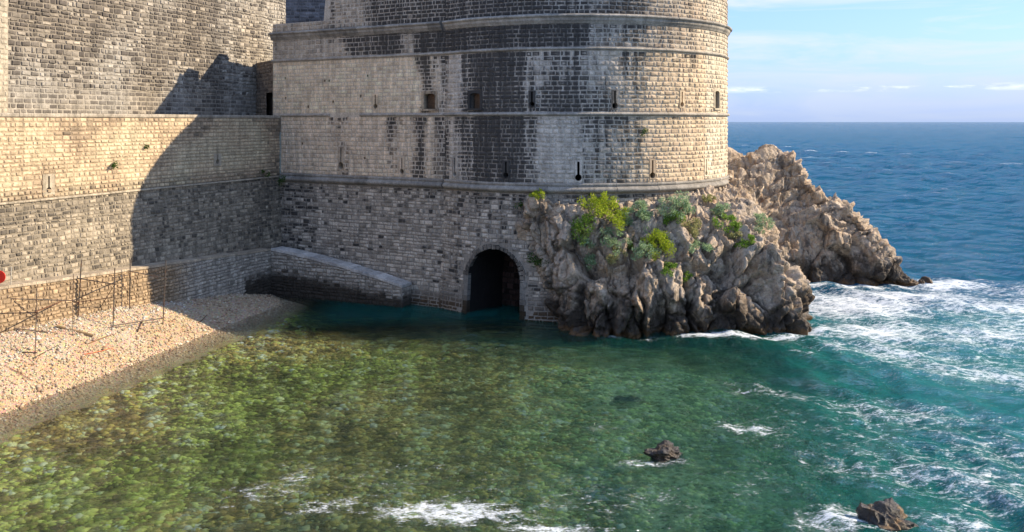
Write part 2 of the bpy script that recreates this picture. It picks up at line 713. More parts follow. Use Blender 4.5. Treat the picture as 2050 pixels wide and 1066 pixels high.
def emit_stones(parent, stones, limit=300, name='stone', stuff='stone_facing', mat=None):
    """the stones that show largest become parts, the rest one part of the same wall"""
    mat = mat or M_STONE
    sc = []
    for i, (vs, fs, cs) in enumerate(stones):
        q = [proj(v) for v in vs[4:8]] if len(vs) >= 8 else [proj(v) for v in vs]
        xs, ys = [p[0] for p in q], [p[1] for p in q]
        e1, e2 = Vector(vs[5]) - Vector(vs[4]), Vector(vs[7]) - Vector(vs[4])
        nn = e1.cross(e2)
        face_cam = nn.dot(Vector((0, 0, EYE)) - Vector(vs[4])) > 0
        cx, cy = sum(xs) / 4, sum(ys) / 4
        inside = 0 < cx < 2050 and 0 < cy < 1066 and face_cam
        area = (max(xs) - min(xs)) * (max(ys) - min(ys))
        sc.append((area if inside else -1.0, i))
    sc.sort(reverse=True)
    chosen = set(i for a, i in sc[:limit] if a > 0)
    rest = MB()
    for i, (vs, fs, cs) in enumerate(stones):
        if i in chosen:
            c = Vector((0, 0, 0))
            for v in vs:
                c += Vector(v)
            c /= len(vs)
            me = new_mesh(name, [tuple(Vector(v) - c) for v in vs], fs, cs, False, mat)
            o = obj(name, me, parent)
            o.location = c
        else:
            rest.add(vs, fs, cs)
    if rest.v:
        rest.build(stuff, mat, parent, 'stuff')


def wall_core(name, face, t0, t1, z0, z1, colf, parent, cell=0.35, holes=(), cut=None, thick=1.2, top=None, d=0.0, ts=None):
    """mortar bed of the wall: a sheet with true openings, a back, a top and two ends"""
    def lines(a, b, extra):
        n = max(1, int(round((b - a) / cell)))
        L = sorted(set([round(a + (b - a) * i / n, 4) for i in range(n + 1)] + [round(e, 4) for e in extra if a < e < b]))
        return L
    T = lines(t0, t1, [h[0] for h in holes] + [h[1] for h in holes])
    Z = lines(z0, z1, [h[2] for h in holes] + [h[3] for h in holes])
    mb = MB()
    idx = {}

    def vid(i, j, k):
        key = (i, j, k)
        if key not in idx:
            z = Z[j]
            if top is not None:
                z = min(z, top(T[i]))
            p = face.P(T[i], z, d if k == 0 else -thick)
            idx[key] = len(mb.v)
            mb.v.append(p)
            mb.c.append(colf(p, rnd, T[i]))
        return idx[key]
    for i in range(len(T) - 1):
        for j in range(len(Z) - 1):
            tc, zc = (T[i] + T[i + 1]) / 2, (Z[j] + Z[j + 1]) / 2
            if any(h[0] < tc < h[1] and h[2] < zc < h[3] for h in holes):
                continue
            if cut is not None and cut(tc, zc):
                continue
            if top is not None and Z[j] >= max(top(T[i]), top(T[i + 1])):
                continue
            mb.f.append((vid(i, j, 0), vid(i + 1, j, 0), vid(i + 1, j + 1, 0), vid(i, j + 1, 0)))
    nz = len(Z) - 1
    for i in range(len(T) - 1):
        mb.f.append((vid(i, nz, 0), vid(i + 1, nz, 0), vid(i + 1, nz, 1), vid(i, nz, 1)))
        if cut is None or not cut((T[i] + T[i + 1]) / 2, 1.0):
            mb.f.append((vid(i, nz, 1), vid(i + 1, nz, 1), vid(i + 1, 0, 1), vid(i, 0, 1)))
    for j in range(nz):
        for i in (0, len(T) - 1):
            mb.f.append((vid(i, j, 0), vid(i, j + 1, 0), vid(i, j + 1, 1), vid(i, j, 1)))
    return mb.build(name, M_STONE, parent)


def sweep(face, ta, tb, zf, prof, col, n=4):
    """a moulded stone: profile (d, z offset) swept along the wall from ta to tb; zf is the height"""
    vs, fs = [], []
    m = len(prof)
    for i in range(n + 1):
        t = lerp(ta, tb, i / n)
        for (d, dz) in prof:
            z = zf + dz
            # keep clear of the batter: evaluate d from the wall plane at this height
            vs.append(face.P(t, z, d))
    for i in range(n):
        for k in range(m - 1):
            fs.append((i * m + k, i * m + k + 1, (i + 1) * m + k + 1, (i + 1) * m + k))
    fs.append(tuple(range(m)))
    fs.append(tuple(n * m + k for k in reversed(range(m))))
    return vs, [tuple(reversed(f)) for f in fs], [col] * len(vs)


def course(parent, name, face, t0, t1, z, prof, colf, r, seg=1.5, gaps=(), label=None):
    """string course made of separate moulded stones"""
    e = bpy.data.objects.new(name, None)
    COL.objects.link(e)
    e.parent = parent
    e.matrix_parent_inverse = parent_world_inv(parent)
    if label:
        e['label'] = label
    t = t0
    while t < t1 - 0.1:
        b = min(t + seg * r.uniform(0.8, 1.2), t1)
        if t1 - b < 0.4:
            b = t1
        mid = (t + b) / 2
        if not any(g0 < mid < g1 for g0, g1 in gaps):
            p = face.P(mid, z, 0)
            s = r.uniform(-0.012, 0.012)
            pr = [(d + s if 0 < i < len(prof) - 1 else d, dz + s * 0.6) for i, (d, dz) in enumerate(prof)]
            vs, fs, cs = sweep(face, t + 0.008, b - 0.008, z, pr, colf(p, r, mid))
            o = obj('course_stone', new_mesh('course_stone', vs, fs, cs, False, M_STONE), None)
            o.parent = e
            o.matrix_parent_inverse = Matrix.Identity(4)
        t = b
    return e


def torus_prof(proud, h, n=6):
    return [(-0.05, h)] + [(proud * math.sin(math.pi * (k + 0.5) / n) ** 0.6, h * (1 - (k + 0.5) / n)) for k in range(n)] + [(-0.05, 0)]


def opening(parent, name, face, rect, hole, depth, d, col, dark, sill=None, back_col=None):
    """dressed surround with a real hole, reveals and a closed back"""
    t0, t1, z0, z1 = rect
    outer = [(t0, z0), (t1, z0), (t1, z1), (t0, z1)]
    fl = outer + hole
    tris = tessellate_polygon([[Vector((x, y, 0)) for x, y in outer], [Vector((x, y, 0)) for x, y in hole]])
    mb = MB()
    mb.add([face.P(x, y, d) for x, y in fl], [tuple(t) for t in tris], col)
    sk = [face.P(x, y, d) for x, y in outer] + [face.P(x, y, -0.04) for x, y in outer]
    mb.add(sk, [(i, (i + 1) % 4, 4 + (i + 1) % 4, 4 + i) for i in range(4)], col)
    n = len(hole)
    rv = [face.P(x, y, d) for x, y in hole] + [face.P(x, y, -depth) for x, y in hole]
    mb.add(rv, [(i, (i + 1) % n, n + (i + 1) % n, n + i) for i in range(n)], [col] * n + [dark + (0.0,)] * n)  # reveals fade inward to a dark back: recess shade put into the colour
    o = mb.build(name, M_STONE, parent)
    bk = MB()
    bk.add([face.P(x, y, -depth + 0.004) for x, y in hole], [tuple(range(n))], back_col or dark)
    b = bk.build('recess_back', M_STONE, None)
    b.parent = o
    if sill:
        sm = MB()
        s0, s1, sz, sh, sd = sill
        c8 = [face.P(s0, sz - sh, -0.02), face.P(s1, sz - sh, -0.02), face.P(s1, sz - sh, sd), face.P(s0, sz - sh, sd),
              face.P(s0, sz, -0.02), face.P(s1, sz, -0.02), face.P(s1, sz, sd), face.P(s0, sz, sd)]
        sm.box8(c8, col)
        q = sm.build('sill', M_STONE, None)
        q.parent = o
    return o


def keyhole(tc, zc, rad, zt, hw=0.055):
    pts = []
    a0 = math.asin(min(0.9, hw / rad))
    n = 14
    for k in range(n + 1):
        a = a0 + (2 * math.pi - 2 * a0) * k / n
        pts.append((tc + rad * math.sin(a), zc + rad * math.cos(a)))
    pts.append((tc - hw, zt))
    pts.append((tc + hw, zt))
    return pts


# ------------------------------------------------------------------ colours of the masonry
CREAM, GREY, BLACK = (0.67, 0.51, 0.325), (0.55, 0.49, 0.41), (0.026, 0.027, 0.030)
BROWN = (0.17, 0.12, 0.075)
LEVELS = (  # (z from, z to, [(px0, px1, stain)])   weathering bands of the tower, read from the photograph
    (20.35, 40, [(540, 655, .35), (655, 740, .42), (740, 960, .72), (960, 1090, .80), (1090, 1300, .66), (1300, 1400, .50), (1400, 1470, .30)]),
    (18.42, 20.35, [(540, 690, .34), (690, 745, .62), (745, 798, .86), (798, 832, .25), (832, 1175, .92), (1175, 1290, .44), (1290, 1400, .40), (1400, 1470, .22)]),
    (14.0, 18.42, [(540, 838, -.2), (838, 866, .85), (866, 882, .15), (882, 897, .66), (897, 917, 0.), (917, 938, .5), (938, 1045, .95), (1045, 1088, .50),
                   (1088, 1165, .62), (1165, 1235, .48), (1235, 1300, .38), (1300, 1360, .24), (1360, 1412, .34), (1412, 1470, -.2)]),
    (9.0, 14.0, [(540, 672, .16), (672, 696, .55), (696, 775, .08), (775, 792, .62), (792, 803, .25), (803, 828, .1), (828, 852, .88), (852, 864, .05), (864, 897, .52),
                 (897, 915, .25), (915, 950, .58), (950, 1050, .92), (1050, 1064, .35), (1064, 1080, .75), (1080, 1162, .02), (1162, 1240, .50), (1240, 1292, .46),
                 (1292, 1340, .10), (1340, 1366, .42), (1366, 1382, .1), (1382, 1412, .38), (1412, 1470, -.2)]),
    (-9, 9.0, [(500, 640, .42), (640, 760, .22), (760, 900, .20), (900, 1470, .36)]))


def stain_at(px, z):
    for (a, b, L) in LEVELS:
        if a <= z < b:
            for (x0, x1, v) in L:
                if x0 <= px < x1:
                    return v
            return L[0][2] if px < L[0][0] else L[-1][2]
    return 0.3


def tower_px(cen, t, face):
    if face.C is not None and face.a0 + t / face.rad > R(72):
        return 1445.0
    return proj(cen)[0]


def tower_stain(face):
    """smooth field of black crust: vertical runs that start under the mouldings"""
    def f(v, t):
        z = v[2]
        px = tower_px(v, t, face)
        j = noise.noise(Vector((v[0] * 0.9, v[1] * 0.9, z * 0.3))) * 9 + noise.noise(Vector((v[0] * 2.2, v[1] * 2.2, z * 0.5))) * 5
        n = noise.noise(Vector((px * 0.10, 3.0, z * 0.09))) + 0.7 * noise.noise(Vector((px * 0.24, 8.0, z * 0.14)))
        k = sum(stain_at(px + j + o, z) for o in (-9, -4, 0, 4, 9)) / 5
        k += (0.26 if z > 9 else 0.16) * n
        if 14.0 < z < 18.42 and 1045 < px < 1240:
            k += 0.5 * (0.5 - (z - 14) / 4.4)             # greyer plaster high up, black below
        for zt, a, L in ((18.3, 0.42, 0.9), (13.85, 0.34, 0.8), (20.1, 0.25, 0.5), (8.55, 0.25, 0.8)):
            if zt - 2.2 * L < z < zt:
                dr = noise.noise(Vector((px * 0.16, zt, 1.0))) + 0.25
                k += a * max(0.0, dr) * 2.0 * math.exp(-(zt - z) / L) * sstep(560, 700, px)
        return clamp(1.12 * k - 0.06)
    return f


def tower_col(face, mort=False):
    fs_ = tower_stain(face)

    def f(cen, r, t):
        z = cen[2]
        px = tower_px(cen, t, face)
        warm = sstep(1150, 1330, px) + (1 - sstep(830, 930, px)) * (0.9 if z > 9 else 0.35)
        base = mixc(GREY, CREAM, clamp(warm))
        if px > 1412:
            base = (0.64, 0.54, 0.38)
        if px < 900 and z > 9:
            base = mixc(base, (0.78, 0.60, 0.395) if z > 13.9 else (0.73, 0.56, 0.385), 1 - sstep(830, 900, px))  # clean flank stone, its colour lifted and warmed to make up for shade
        if z > 18.4:
            base = mixc(base, (0.30, 0.275, 0.24), 0.6 * (1 - sstep(1300, 1440, px) * 0.6))
        if z < 9:
            base = mixc(base, (0.44, 0.375, 0.295), 0.75)
        if mort:
            v = fs_(cen, t)
            m = mixc(base, (0.48, 0.43, 0.36) if z > 9 else (0.19, 0.17, 0.145), 0.6)
            if z > 9:
                m = mixc(m, base, 0.6 * sstep(1230, 1330, px))
            return m + (clamp(v * 0.60),)
        if z < 1.2:                                         # wet, weed-stained foot of the wall
            return mixc(mixc(base, BLACK, 0.55), (0.07, 0.04, 0.018), sstep(1.3, 0.3, z) * 0.9)
        b = r.uniform(0.82, 1.12) if z > 9 else r.uniform(0.6, 1.32)
        base = tuple(min(0.78, q * b) for q in base)
        if px > 1290 and r.random() < 0.35:
            base = mixc(base, (0.46, 0.32, 0.21), 0.4)
        return base + (r.gauss(0, 0.06 if z > 9 else 0.20) + (-0.10 if px > 1290 else 0.0),)
    return f


def terrace_col(mort=False):
    def f(cen, r, t):
        px, py = proj(cen)
        z = cen[2]
        n = noise.noise(Vector((cen[0] * 0.35, cen[1] * 0.35, z * 0.5)))
        base = mixc((0.60, 0.49, 0.32), (0.57, 0.42, 0.27), clamp(0.5 + n))
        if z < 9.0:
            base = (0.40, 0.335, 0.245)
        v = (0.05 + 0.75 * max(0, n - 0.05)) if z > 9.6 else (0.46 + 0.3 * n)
        if 9.0 < z <= 9.6:
            v = 0.42
        if z > 13.3:
            v += 0.12
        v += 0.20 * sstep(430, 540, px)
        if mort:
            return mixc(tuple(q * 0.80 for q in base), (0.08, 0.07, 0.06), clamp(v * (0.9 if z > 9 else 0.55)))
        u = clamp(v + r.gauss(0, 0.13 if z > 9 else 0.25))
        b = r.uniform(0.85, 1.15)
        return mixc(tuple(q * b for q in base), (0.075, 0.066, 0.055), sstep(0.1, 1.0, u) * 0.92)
    return f


def curtain_col(mort=False):
    def f(cen, r, t):
        px, py = proj(cen)
        n = noise.noise(Vector((cen[0] * 0.25, cen[1] * 0.25, cen[2] * 0.22)))
        n2 = noise.noise(Vector((cen[0] * 0.9 + 9, cen[1] * 0.9, cen[2] * 0.12)))
        low = sstep(150, 185, py)
        base = mixc((0.38, 0.345, 0.29), (0.40, 0.34, 0.26), clamp(0.5 + n))
        v = 0.68 + 0.45 * n + 0.25 * n2
        v = lerp(v, 0.64 + 0.15 * n, low)
        v += 0.35 * math.exp(-((px - 432) / 14.0) ** 2) - 0.30 * sstep(450, 540, px)
        if px < 12:
            v = 0.0
        if mort:
            return mixc(tuple(q * 0.95 for q in base), (0.10, 0.085, 0.07), clamp(v - 0.25 - 0.25 * low) * 0.8)
        u = v + r.gauss(0, 0.30 if low < 0.5 else 0.14)
        b = r.uniform(0.85, 1.2)
        return mixc(tuple(min(0.6, q * b) for q in base), (0.085, 0.072, 0.062), sstep(0.15, 0.95, u) * 0.9)
    return f


# ------------------------------------------------------------------ plan of the walls
C0, RT = (4.73, 72.5), 12.5
KNEE = (-4.9, 64.5)
CORNER = (-18.95, 72.46)
FL_U = (KNEE[0] - CORNER[0], KNEE[1] - CORNER[1])
FL_LEN = math.hypot(*FL_U)
A_KNEE = R(-50.3)
Z_TOP = 23.6
BAT = 0.55
flank = Face(A=CORNER, u=FL_U, bat=BAT, zc=8.9)
drum = Face(C=C0, rad=RT, a0=A_KNEE, bat=BAT, zc=8.9)
T_VIS = (R(112) - A_KNEE) * RT
T_END = (R(232) - A_KNEE) * RT
TER_U = (11.9, 32.6)
TER_LEN = 36.0
_l = math.hypot(*TER_U)
TER_A = (CORNER[0] - TER_U[0] / _l * TER_LEN, CORNER[1] - TER_U[1] / _l * TER_LEN)
terrace = Face(A=TER_A, u=TER_U, bat=0.7, zc=8.9)
Z_TER = 13.95

# ------------------------------------------------------------------ sea floor and beach
SHORE = ((-27.0, 8.0), (-26.0, 24.0), (-23.6, 40.8), (-21.3, 48.7), (-18.1, 61.6), (-17.3, 64.6), (-17.9, 67.0), (-19.3, 70.0), (-21.0, 80.0))   # waterline (x, y)
_sy = np.array([p[1] for p in SHORE])
_sx = np.array([p[0] for p in SHORE])


def ground_np(X, Y):
    sx = np.interp(Y, _sy, _sx)
    di = (sx - X) * 0.955
    up = np.where(di < 3.4, 0.56 * di, 1.904 + 0.30 * (di - 3.4)) * np.interp(Y, (54, 63, 68), (1.0, 0.62, 0.45))
    dn = np.where(di > -2.0, 0.28 * di, -0.56 + 0.038 * (di + 2.0))
    z = np.where(di > 0, up, dn)
    edge = np.interp(Y, (20, 29, 53.6, 60), (10.0, 11.5, 16.0, 17.0))
    e = np.clip((X - edge + 3.0) / 8.0, 0, 1)
    z = z - 4.5 * e * e * (3 - 2 * e)
    q = np.clip((Y - 50) / 8.0, 0, 1) * np.clip((X - 1.0) / 4.0, 0, 1)
    z = z - 0.9 * q
    z = z - 2.6 * np.clip((Y - 57.5 - 0.10 * (X + 12)) / 4.0, 0, 1) * np.clip((X + 15.5) / 3.5, 0, 1)  # bed sunk beside the walls so the shaded water there comes out darker
    return z


def ground_z(x, y):
    return float(ground_np(np.array([x]), np.array([y]))[0])


gx = np.arange(-40, 34.01, 0.4)
gy = np.arange(8, 92.01, 0.4)
GX, GY = np.meshgrid(gx, gy)
GZ = ground_np(GX, GY)
lump = np.array([[noise.fractal(Vector((x * 0.55, y * 0.55, 3.1)), 1.0, 2.0, 4) for x in gx] for y in gy])
GZ = GZ + lump * np.where(GZ < -0.3, 0.16, 0.07)
nxg, nyg = len(gx), len(gy)
V = np.stack([GX.ravel(), GY.ravel(), GZ.ravel()], 1)
ii = (np.arange(nyg - 1)[:, None] * nxg + np.arange(nxg - 1)[None, :]).ravel()
Q = np.stack([ii, ii + 1, ii + nxg + 1, ii + nxg], 1)
shore_me = np_mesh('shore', V, Q, M_BEACH, True)
shore = obj('shore', shore_me, None, 'structure')
shore_bvh = BVHTree.FromPolygons([tuple(v) for v in V], [tuple(q) for q in Q])


def on_shore(px, py):
    d = Vector(((px - CX) / F, 1.0, -(py - HY) / F)).normalized()
    hit = shore_bvh.ray_cast(Vector((0, 0, EYE)), d)
    return hit[0]


def shore_at(x, y):
    hit = shore_bvh.ray_cast(Vector((x, y, 30)), Vector((0, 0, -1)))
    return hit[0].z if hit[0] else ground_z(x, y)


# ------------------------------------------------------------------ sea
def smooth01(a, b, v):
    t = np.clip((v - a) / (b - a), 0, 1)
    return t * t * (3 - 2 * t)


def build_sea():
    na, nr = 640, 1050
    az = np.linspace(R(-66), R(60), na)
    rr = 14.0 * np.exp(np.linspace(0, math.log(16000.0 / 14.0), nr))
    A, RR = np.meshgrid(az, rr)
    X, Y = RR * np.sin(A), RR * np.cos(A)
    space = RR * (math.log(16000 / 14.0) / nr) * 1.3
    # how exposed the water is: sheltered cove on the left, open sea on the right and behind the headland
    op = np.maximum(smooth01(3, 17, X + (Y - 40) * 0.10), smooth01(72, 88, Y))
    amp = 0.16 + 0.84 * op
    far = smooth01(70, 400, RR)
    H = np.zeros_like(X)
    rs = np.random.RandomState(5)
    lam = np.concatenate([np.geomspace(0.55, 3.0, 22), np.geomspace(3.0, 16.0, 20), np.geomspace(16, 60, 10)])
    for L in lam:
        if L < 3:
            th = R(200) + rs.normal(0, 0.75)
            a = 0.016 * L ** 0.9
        elif L < 16:
            th = R(215) + rs.normal(0, 0.85)
            a = 0.0125 * L ** 0.85
        else:
            th = R(235) + rs.normal(0, 0.45)
            a = 0.0035 * L
        k = 2 * math.pi / L
        ph = rs.uniform(0, 6.28)
        w = np.clip((L / space - 1.7) / 2.0, 0, 1)
        q = np.sin(k * (math.cos(th) * X + math.sin(th) * Y) + ph + 0.6 * np.sin(0.09 * X + 0.13 * Y + ph * 3))
        q = np.where(q > 0, q ** 1.0, q * 0.8)
        loc = amp * ((1 if L < 5 else 0.55) + 2.1 * far) if L < 16 else op * far
        H += a * w * loc * q
    # drawn to rest under rock, wall and beach
    G = ground_np(X, Y)
    dep = np.clip(-G, 0, None)
    calm = np.clip(dep / 0.45, 0.12, 1)
    H = H * np.where((Y < 70) & (X < 5), calm, 1)
    dep = dep + 3.2 * smooth01(58, 76, Y) * (X > 10) + 9 * smooth01(80, 140, RR)
    dv = dep + H
    dv = np.clip(dv, 0, None)
    T = np.stack([np.exp(-0.19 * dv), np.exp(-0.035 * dv), np.exp(-0.085 * dv)], -1)
    B = 1 - np.exp(-0.10 * np.clip(dv - 0.6, 0, None) ** 1.4)
    B = np.clip(B, 0, 0.985)
    # froth
    Fm = np.zeros_like(X)

    def blob(x, y, sx, sy, a, rot=0.0):
        c, s = math.cos(rot), math.sin(rot)
        u, v = (X - x) * c + (Y - y) * s, -(X - x) * s + (Y - y) * c
        np.maximum(Fm, min(a, 0.80) * np.exp(-(u / sx) ** 2 - (v / sy) ** 2), out=Fm)
    blob(25.5, 65.0, 8.0, 7.0, 1.0)
    blob(38.0, 58.0, 14.0, 6.0, 0.66)
    blob(30.0, 45.0, 12.0, 5.0, 0.50, R(-20))
    blob(22.0, 51.5, 6.0, 3.0, 0.62, R(-20))
    blob(13.0, 44.0, 5.0, 1.6, 0.45, R(-30))
    blob(17.0, 33.0, 6.0, 4.0, 0.52, R(-30))
    blob(16.0, 38.0, 9.0, 8.0, 0.36, R(-30))
    blob(9.5, 33.0, 4.0, 3.0, 0.30)
    blob(28.0, 50.0, 12.0, 9.0, 0.42)
    blob(30.0, 68.0, 8.0, 4.5, 0.82)
    blob(35.0, 64.0, 9.0, 4.5, 0.70)
    blob(42.0, 70.0, 10.0, 5.0, 0.60)
    blob(23.5, 56.5, 6.0, 4.5, 0.74)
    blob(30.0, 55.0, 9.0, 5.0, 0.66)
    blob(36.0, 73.0, 5.0, 3.0, 0.85)
    blob(25.0, 47.5, 8.0, 3.2, 0.60, R(-25))
    blob(18.0, 41.0, 7.0, 2.6, 0.50, R(-35))
    blob(20.0, 36.0, 6.0, 4.0, 0.44, R(-30))
    blob(10.3, 38.6, 2.2, 1.0, 0.62, R(-25))
    blob(14.0, 34.0, 5.0, 2.0, 0.46, R(-30))
    blob(11.2, 29.8, 2.4, 1.5, 0.70)
    blob(15.0, 29.0, 3.5, 1.4, 0.55, R(-30))
    for k in range(16):                                     # collar of surf round the outcrop
        x = 11.0 + k * 0.6
        blob(x, 55.3 + max(0, x - 17) * 0.55, 1.0, 0.75, 0.86)
    for x, y in ((2.6, 56.6), (4.0, 55.6), (6.3, 55.2), (8.7, 55.1)):
        blob(x, y, 1.1, 0.5, 0.45)
    for x, y in ((22.5, 71.5), (24.5, 72.0), (27, 72.2), (29.5, 72.4), (32, 73)):
        blob(x, y, 1.6, 1.1, 1.0)
    blob(-2.2, 30.6, 3.4, 1.1, 0.78, R(-4))
    blob(-9.0, 32.3, 2.6, 1.6, 0.40, R(20))
    blob(1.2, 29.3, 2.4, 0.6, 0.66, R(-8))
    blob(-6.2, 31.2, 1.7, 1.0, 0.55, R(20))
    blob(-8.2, 33.6, 1.0, 1.2, 0.50)
    blob(5.0, 35.0, 1.5, 0.5, 0.60)
    blob(-4.0, 33.5, 9.0, 4.0, 0.27)  # faint white flecks painted across the cove as glints
    blob(3.0, 31.5, 7.0, 3.0, 0.33)
    blob(6.5, 35.2, 1.2, 0.45, 0.56)
    blob(3.8, 39.0, 1.2, 0.5, 0.42)
    # whitecaps on the steep crests of the open sea
    sl = np.gradient(H, axis=0) / np.gradient(RR, axis=0)
    pat = 0.5 + 0.5 * np.sin(0.021 * X + 1.3 * np.sin(0.013 * Y)) * np.sin(0.017 * Y + 1.7 * np.sin(0.019 * X))
    cap = smooth01(1.5, 2.9, H / (0.16 + 0.34 * far)) * op * (0.30 + 0.36 * pat)
    Fm = np.maximum(Fm, np.where(RR > 40, cap, cap * 0.8))
    Z = H
    V = np.stack([X.ravel(), Y.ravel(), Z.ravel()], 1)
    ii = (np.arange(nr - 1)[:, None] * na + np.arange(na - 1)[None, :]).ravel()
    Q = np.stack([ii, ii + 1, ii + na + 1, ii + na], 1)
    me = np_mesh('sea', V, Q, M_WATER, True)
    ca = me.color_attributes.new('tint', 'FLOAT_COLOR', 'POINT')
    ca.data.foreach_set('color', np.concatenate([T, B[..., None]], -1).astype(np.float32).ravel())
    fa = me.attributes.new('foam', 'FLOAT', 'POINT')
    fa.data.foreach_set('value', Fm.astype(np.float32).ravel())
    return obj('sea', me, None, 'structure')


build_sea()

# ------------------------------------------------------------------ round tower
tower = thing('round_tower', 'huge round stone fortress tower with black weather streaks rising straight from the sea', 'fort tower', (4.7, 72.5, 0))
rt = random.Random(21)
ARCH_T, _ = drum.locate(986.0, 570.0)
ARCH_R, ARCH_SP = 2.0, 2.68


def in_arch(t, z, ex):
    dt, r = abs(t - ARCH_T), ARCH_R + ex
    return dt < r and (z < ARCH_SP or math.hypot(dt, z - ARCH_SP) < r)


def arch_skip(a, b, c, d):
    return any(in_arch(t, z, 0.36) for t in (a, (a + b) / 2, b) for z in (c, (c + d) / 2, d))


KEYS = {}
holes_f, holes_d = [], []
key_specs = [  # px, py of the round hole, radius px, py of the slit top
    (752, 213.5, 4.6, 190), (683, 332, 6.4, 296), (805, 343.5, 4.6, 316),
    (911, 349, 4.2, 316), (1013, 351.5, 5.4, 324), (1158, 356, 6.2, 324), (1306, 351.5, 5.6, 321), (1413, 347, 4.0, 319),
    (1065, 209, 4.8, 184), (1231, 212, 5.4, 182), (1365, 209.5, 4.6, 184)]
key_parts = []
for (px, py, rp, pt) in key_specs:
    face = flank if px < 888 else drum
    t, z = face.locate(px, py)
    _, zt = face.locate(px, pt)
    dep = face.P(t, z)[1]
    rad = rp / F * dep
    rect = (t - 0.24, t + 0.24, z - rad - 0.08, zt + 0.08)
    (holes_f if face is flank else holes_d).append(rect)
    key_parts.append((face, rect, keyhole(t, z, rad * 1.1, zt, 0.065 if px != 1158 else 0.085), proj(face.P(t, z))[0], z))
for (px, py) in ((571, 157), (572, 197), (650, 162), (659, 162), (736, 152), (722, 193), (617, 214), (667, 204), (605, 288), (730, 317)):
    t, z = flank.locate(px, py)
    holes_f.append((t - 0.13, t + 0.13, z - 0.14, z + 0.14))
    key_parts.append((flank, holes_f[-1], [(t - .085, z - .1), (t + .08, z - .1), (t + .085, z + .1), (t - .08, z + .1)], px, -1))
win_parts = []
for (px0, px1, py0, py1) in ((849, 871.5, 188, 218.5), (941, 961, 187, 217.5), (1431, 1444.5, 182, 217.5)):
    pm = (px0 + px1) / 2
    face = flank if pm < 888 else drum
    ta, z1 = face.locate(px0, py0)
    tb, z0 = face.locate(px1, py1)
    if px0 > 1400:
        tb = ta + 0.85
    hw = (tb - ta) / 2
    tm = (ta + tb) / 2
    hole = [(ta, z0), (tb, z0), (tb, z1 - 0.12)] + [(tm + hw * math.cos(a), z1 - 0.12 + 0.12 * math.sin(a)) for a in (R(45), R(90), R(135))] + [(ta, z1 - 0.12)]
    rect = (ta - 0.2, tb + 0.2, z0 - 0.12, z1 + 0.2)
    (holes_f if face is flank else holes_d).append(rect)
    win_parts.append((face, rect, hole, (ta - 0.3, tb + 0.3, z0, 0.13, 0.16)))

PXS_STEP, _ = flank.locate(652, 60)


def flank_top(t):
    return Z_TOP if t > PXS_STEP else 21.45


T_L = -0.8
sf, sd = tower_stain(flank), tower_stain(drum)
fc, fm = tower_col(flank), tower_col(flank, True)
dc, dm = tower_col(drum), tower_col(drum, True)
def small_warp(t, z):
    return 0.035 * noise.noise(Vector((t * 0.45, z * 0.8, 2.0)))


# wall cores
wall_core('wall_core', flank, 0.05, FL_LEN + 0.4, -2.5, 13.97, fm, tower, 0.5, holes_f, None, 1.4)
wall_core('wall_core', flank, T_L, FL_LEN + 0.4, 13.974, Z_TOP, fm, tower, 0.5, holes_f, None, 1.4, flank_top)
wall_core('wall_core', drum, 0, T_END, -2.5, Z_TOP, dm, tower, 0.22, holes_d, lambda t, z: in_arch(t, z, 0.2), 1.6)
# stones, storey by storey
ST = []
for (za, zb, h, w) in ((9.28, 13.83, 0.315, 0.42), (14.13, 18.28, 0.315, 0.42), (18.57, 20.1, 0.33, 0.40), (20.78, Z_TOP, 0.30, 0.40)):
    sm = (za == 14.13)
    ST += lay_stones(flank, 0.08 if za < 14 else T_L, FL_LEN + 0.2, za, zb, h, w, fc, rt, holes_f, None, 0.02 if za == 9.28 else (0.007 if sm else 0.022),
                     0.012 if sm else 0.04, 0.004 if sm else 0.014, 0.16, 0.5, small_warp, flank_top, sf)
    ST += lay_stones(drum, 0.0, T_VIS, za, zb, h, w, dc, rt, holes_d, None, 0.026, 0.05, 0.018, 0.16, 0.5, small_warp, None, sd)
ST += lay_stones(flank, 0.1, FL_LEN + 0.2, -0.6, 8.52, 0.27, 0.40, fc, rt, holes_f, None, 0.017, 0.045, 0.026, 0.3, 0.6, small_warp, None, sf)
ST += lay_stones(drum, 0.0, T_VIS, -0.6, 8.52, 0.27, 0.38, dc, rt, holes_d, arch_skip, 0.018, 0.05, 0.028, 0.3, 0.6, small_warp, None, sd)
emit_stones(tower, ST)
# moulded courses
low_p = [(-0.05, 0.72), (0.10, 0.72), (0.15, 0.66), (0.15, 0.58), (0.10, 0.54), (0.10, 0.50)] + [(0.10 + 0.24 * math.sin(math.pi * (k + 0.5) / 6) ** 0.6, 0.48 - 0.40 * (k + 0.5) / 6) for k in range(6)] + [(0.10, 0.06), (-0.05, -0.02)]
top_p = [(-0.05, 0.66)] + [(0.14 + 0.26 * math.sin(math.pi * (k + 0.5) / 6) ** 0.6, 0.66 - 0.30 * (k + 0.5) / 6) for k in range(6)] + [(0.24, 0.33), (0.22, 0.22), (0.12, 0.10), (0.06, 0.0), (-0.05, -0.02)]


def ccol(f, dk):
    def g(p, r, t):
        c = f(p, r, t)
        b = (0.36, 0.33, 0.28)
        return mixc(mixc(b, c, 0.35), (0.10, 0.095, 0.085), r.uniform(0.0, dk))
    return g


